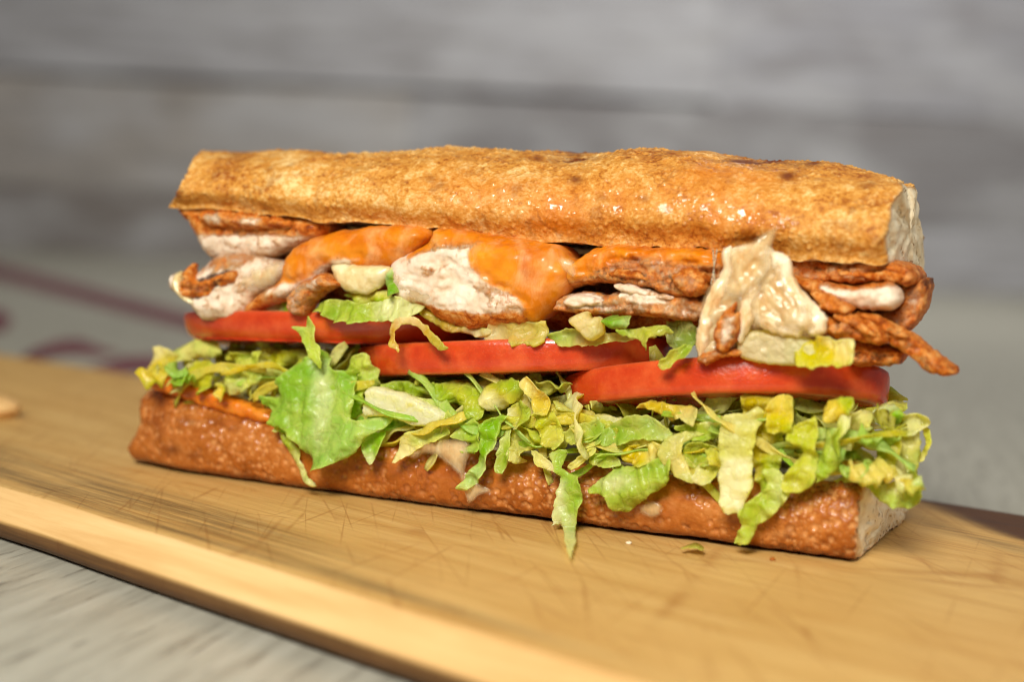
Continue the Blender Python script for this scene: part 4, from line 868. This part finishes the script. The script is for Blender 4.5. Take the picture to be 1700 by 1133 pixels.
leaf('green cupped leaf on top of the right end clump', [(1444, 694), (1460, 676), (1486, 675), (1502, 694), (1480, 710), (1458, 710)], .004, GR, curl=.004)
leaf('ruffled leaf reaching furthest right from the end clump', [(1476, 701), (1513, 690), (1542, 692), (1540, 706), (1518, 717), (1490, 721)], .008, lin(194, 198, 72), ruff=.0018)
leaf('yellow crinkled piece in the heart of the right end clump', [(1457, 733), (1494, 727), (1491, 761), (1479, 781), (1451, 782), (1455, 751)], -.001, lin(212, 206, 70), ruff=.0018)
leaf('thin dangling strand at the outermost right of the lettuce', [(1530, 704), (1541, 712), (1545, 737), (1533, 766), (1511, 770), (1510, 764), (1530, 752), (1536, 734)], .010, lin(206, 206, 80), ruff=.0006)
leaf('glossy green leaf draped over the right corner of the lower bread', [(1384, 797), (1421, 788), (1453, 806), (1495, 792), (1518, 777), (1531, 807), (1526, 834), (1499, 847), (1467, 838), (1442, 816), (1407, 806)], -.002, lin(190, 208, 92), ruff=.0012, pale=[([(1470, 790), (1510, 790), (1500, 825), (1465, 815)], .6)])
leaf('pale upright leaf behind the right end clump', [(1485, 716), (1520, 706), (1526, 770), (1512, 800), (1484, 790), (1490, 750)], .006, lin(206, 204, 118), ruff=.001)
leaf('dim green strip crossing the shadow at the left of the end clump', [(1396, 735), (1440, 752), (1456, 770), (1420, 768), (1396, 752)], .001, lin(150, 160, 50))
leaf('yellow-brown wilted leaf on the cut edge of the lower bread near the right end', [(1386, 780), (1400, 764), (1440, 766), (1460, 786), (1450, 804), (1420, 796)], .001, lin(204, 176, 70), ruff=.001)
leaf('small ruffled tip behind the right end of the right tomato', [(1465, 676), (1480, 668), (1506, 672), (1502, 684), (1480, 688)], .016, lin(206, 206, 96))
# lettuce between tomato and chicken
leaf('ruffled green lettuce strip lying on the left tomato slice', [(516, 522), (530, 507), (551, 498), (590, 507), (630, 504), (660, 493), (674, 501), (700, 508), (686, 523), (660, 529), (640, 537), (620, 532), (600, 534), (560, 532), (532, 524)], -.0075, lin(190, 206, 86), ruff=.0016, lean=.01)
leaf('sauce-stained yellow strand arching over the left and middle tomatoes', [(645, 556), (654, 530), (672, 526), (690, 528), (722, 557), (746, 580), (728, 579), (692, 543), (670, 540), (660, 545), (656, 560), (668, 582), (660, 582)], -.0120, lin(212, 172, 56), ruff=.0005, lean=.002)
leaf('green leaf tip between the cream cheese blob and the big white chicken', [(632, 466), (645, 446), (654, 446), (652, 462), (662, 480), (650, 490), (640, 478)], -.0075, DG)
leaf('small green leaf left of the orange hanging flake', [(430, 500), (440, 480), (462, 484), (490, 500), (480, 520), (450, 526), (432, 522)], .000, GR)
leaf('yellow lettuce bit under the cheese blob by the white chicken', [(565, 490), (590, 486), (640, 482), (660, 500), (630, 506), (590, 502)], -.004, YG)
leaf('pale wide rib under the big white chicken slice', [(806, 556), (814, 536), (850, 536), (907, 535), (904, 565), (868, 569), (811, 569)], -.0035, lin(222, 204, 112), ruff=.0007, thick=.003)
leaf('sauce-wet pale leaf between big chicken slice and middle tomato', [(690, 512), (730, 530), (780, 545), (815, 545), (800, 562), (750, 552), (712, 536)], -.004, lin(206, 176, 80))
blob('lettuce_rib', [(945, 532), (958, 522), (976, 516), (980, 530), (997, 526), (999, 556), (980, 566), (962, 552)], -.0075, M['lettuce'], 'knobbly cream lettuce stem end above the middle tomato', 'lettuce', front=.003, back=.006, R=10, lump=.001, pale=.4, group=GRP).color = (*lin(226, 206, 140), 1)
leaf('bright green rounded leaf bit under the thin chicken slice', [(1000, 529), (1020, 525), (1042, 526), (1051, 535), (1048, 545), (1010, 549)], -.0075, lin(140, 190, 40), bulge=.0025)
leaf('frayed green strand on the right end of the middle tomato', [(1020, 548), (1060, 545), (1100, 540), (1120, 552), (1094, 558), (1076, 562), (1070, 584), (1062, 566), (1030, 556)], -.0088, lin(190, 196, 70), ruff=.0008)
leaf('pale lettuce strip behind the cream stem end', [(906, 560), (940, 545), (1000, 555), (1060, 552), (1090, 562), (1000, 570), (930, 572)], -.002, lin(216, 206, 140))
leaf('short green strand resting on the left end of the right tomato', [(1094, 614), (1098, 599), (1123, 577), (1146, 573), (1147, 586), (1121, 600), (1113, 611)], -.0105, lin(196, 200, 84), ruff=.0008)
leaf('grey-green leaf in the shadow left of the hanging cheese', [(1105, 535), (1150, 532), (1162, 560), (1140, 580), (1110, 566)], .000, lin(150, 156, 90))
blob('lettuce_rib', [(1225, 570), (1242, 549), (1296, 553), (1340, 562), (1362, 580), (1352, 606), (1278, 605), (1231, 594)], -.0070, M['lettuce'], 'thick cream lettuce rib on top of the right tomato slice', 'lettuce', front=.0026, back=.010, R=6, lump=.0006, pale=.55, group=GRP).color = (*lin(226, 206, 130), 1)
leaf('yellow-green leafy end of lettuce lying on the right tomato beside the dark chicken', [(1318, 590), (1342, 572), (1366, 558), (1390, 567), (1417, 566), (1415, 608), (1380, 606), (1344, 609), (1320, 603)], -.0105, YE, ruff=.0014, lean=.004)
# lettuce scraps on the board and stuck on the bread
leaf('tiny green lettuce scrap on the board just below the lower bread', [(1130, 913), (1150, 909), (1170, 913), (1163, 919), (1146, 916)], -.006, lin(178, 176, 70), ruff=.0003, thick=.0004, step=3)

# ---- the tangle behind: ribbons
def ribbon(rs, c, L, wd, dirv, thick=.0004):
    n, m_ = 26, 6
    d = np.array(dirv, float); d /= np.linalg.norm(d)
    up = rs.normal(size=3); up -= d*(up @ d); up /= np.linalg.norm(up); sd = np.cross(d, up)
    tw, bend, ph, fr = rs.uniform(-2.4, 2.4), rs.uniform(-1, 1)*.35, rs.uniform(0, 6), rs.uniform(2, 4)
    V = []
    for i in range(n):
        t_ = i/(n-1)-.5; a = tw*t_
        s1 = sd*math.cos(a)+up*math.sin(a); u1 = -sd*math.sin(a)+up*math.cos(a)
        ce = c+d*(L*t_)+up*(bend*L*(t_*t_-.08))+sd*(.12*L*math.sin(t_*4+ph))
        ww = wd*(1-.35*abs(2*t_)**6)*(1+.2*math.sin(t_*17+ph))
        for j in range(m_):
            s_ = j/(m_-1)-.5
            V.append(ce+s1*(ww*s_)+u1*(wd*.22*math.sin(fr*6*t_+ph+s_*2.2)*(.4+abs(s_)*1.2)+wd*.25*(s_*s_)*4*.3))
    V = np.array(V); G_ = V.reshape(n, m_, 3); N_ = grid_normals(G_).reshape(-1, 3)
    W2 = np.vstack((V+N_*thick/2, V-N_*thick/2)); K = n*m_; F_ = []
    for i in range(n-1):
        for j in range(m_-1):
            a = i*m_+j; F_ += [(a, a+1, a+m_+1, a+m_), (a+K, a+m_+K, a+m_+1+K, a+1+K)]
        a = i*m_; F_ += [(a, a+m_, a+m_+K, a+K), (a+m_-1, a+m_-1+K, a+2*m_-1+K, a+2*m_-1)]
    F_ += [(j, j+K, j+1+K, j+1) for j in range(m_-1)]+[((n-1)*m_+j, (n-1)*m_+j+1, (n-1)*m_+j+1+K, (n-1)*m_+j+K) for j in range(m_-1)]
    return W2, F_
rs = np.random.RandomState(11)
def lay(x):   # photo heights of the lettuce layer: (upper, lower) at column x
    up_ = np.interp(x, [250, 340, 600, 900, 960, 1200, 1460, 1530], [590, 584, 600, 640, 680, 670, 672, 700])
    lo_ = np.interp(x, [250, 440, 657, 880, 1127, 1400, 1530], [640, 690, 712, 752, 785, 792, 800])
    return up_, lo_
def random_ribbon(vlo, vhi, x=None):
    top_ = -4 if x is None else (12 if vlo > -.005 else 30)
    x = x if x is not None else rs.uniform(270, 1390); a, b_ = lay(x); y = rs.uniform(a+top_, b_-2); v = rs.uniform(vlo, vhi)
    c_ = P([(x, y)], -.004)[0]+VAX*(v+.004)
    d = UAX*rs.normal()+VAX*rs.normal()*.35+ZAX*rs.normal()*.38
    if x < 340 or x > 1400: d = d*np.array((.5, .5, .6))+VAX*1.0*np.sign(rs.normal()); return ribbon(rs, c_, rs.uniform(.010, .016), rs.uniform(.004, .007), d)
    if vlo < -.005: return ribbon(rs, c_, rs.uniform(.026, .044), rs.uniform(.0016, .0034), UAX*rs.choice((-1, 1))+ZAX*rs.normal()*.35)
    return ribbon(rs, c_, rs.uniform(.016, .034), rs.uniform(.0018, .0055), d)
marks = [(290, 'above the left tip of the lower bread'), (330, 'under the left tip of the left tomato'), (430, 'just left of the large green leaf'), (520, 'behind the large green leaf'), (590, 'behind the white lettuce rib chunk'),
         (680, 'over the pale cheese film'), (770, 'behind the long green middle strand'), (850, 'behind the curled yellow knot'), (930, 'over the strand that reaches the board'), (1010, 'behind the flat pale green leaf'), (1090, 'behind the pale crescent curl'),
         (1170, 'left of the broad white-bottomed strip'), (1240, 'behind the broad white-bottomed strip'), (1310, 'behind the jagged lowest leaf'), (1380, 'behind the cupped green leaf'), (1440, 'inside right end clump'), (1478, 'outside the right end clump')]
hues = [('yellow', lin(222, 208, 74)), ('pale cream', lin(228, 224, 164)), ('bright green', lin(176, 206, 78)), ('olive', lin(186, 182, 66))]
for mx_, (x_, where) in enumerate(marks):
    for hk, (hn, hc) in enumerate(hues):
        W2, F_ = random_ribbon(*((-.009, -.004) if hk % 2 == 0 else (-.004, .005)), x_+rs.uniform(-34, 34))
        finish('lettuce_shred', W2, F_, M['lettuce'], {'pale': np.full(len(W2), .35*rs.rand()**2)}, hc, 'crinkled %s lettuce shred half hidden %s' % (hn, where), 'lettuce', GRP, None)
VV, FF, PP, off = [], [], [], 0
for k in range(340):
    W2, F_ = random_ribbon(.003, .062); VV.append(W2); FF += [tuple(i+off for i in f) for f in F_]; off += len(W2); PP.append(np.full(len(W2), .4*rs.rand()))
o = finish('lettuce_filling', np.vstack(VV), FF, M['lettuce'], {'pale': np.concatenate(PP)}, lin(200, 200, 84), 'dense mass of shredded lettuce filling the depth of the sandwich', 'lettuce', None, None); o['kind'] = 'stuff'
# ---- crumbs on the board
def crumb(label, px, r, mat, seed):
    c_ = ground([px], r*.5)[0]; n = 10; V = []; F_ = []
    for i in range(n+1):
        for j in range(14):
            a, b_ = math.pi*i/n, 2*math.pi*j/14; V.append((math.sin(a)*math.cos(b_), math.sin(a)*math.sin(b_)*.8, math.cos(a)*.55))
    V = np.array(V); V = V*(1+.28*fbm(V, 1.6, seed)[:, None])*r
    F_ = [(i*14+j, (i+1)*14+j, (i+1)*14+(j+1) % 14, i*14+(j+1) % 14) for i in range(n) for j in range(14)]
    V[:, 2] = np.maximum(V[:, 2], -r*.45)
    o = mesh_obj('bread_crumb', V, F_, mat, None, True, {'blister': [0]*len(V), 'wet': [0]*len(V), 'scorch': [0]*len(V), 'pale': [.2]*len(V), 'rim': [1.0*(r > .002)]*len(V)}, lin(226, 206, 130)); o.location = (c_[0], c_[1], r*.46)
    tag(o, label, 'crumb')
crumb('blurred pale yellow food scrap at the left edge of the board', (-6, 676), .0080, M['board'], 3)
crumb('tiny white crumb on the board under the middle of the lower bread', (1044, 902), .0008, M['crumb'], 5)
crumb('tiny brown crumb on the board under the right part of the bread', (1283, 929), .0008, M['crust_low'], 6)
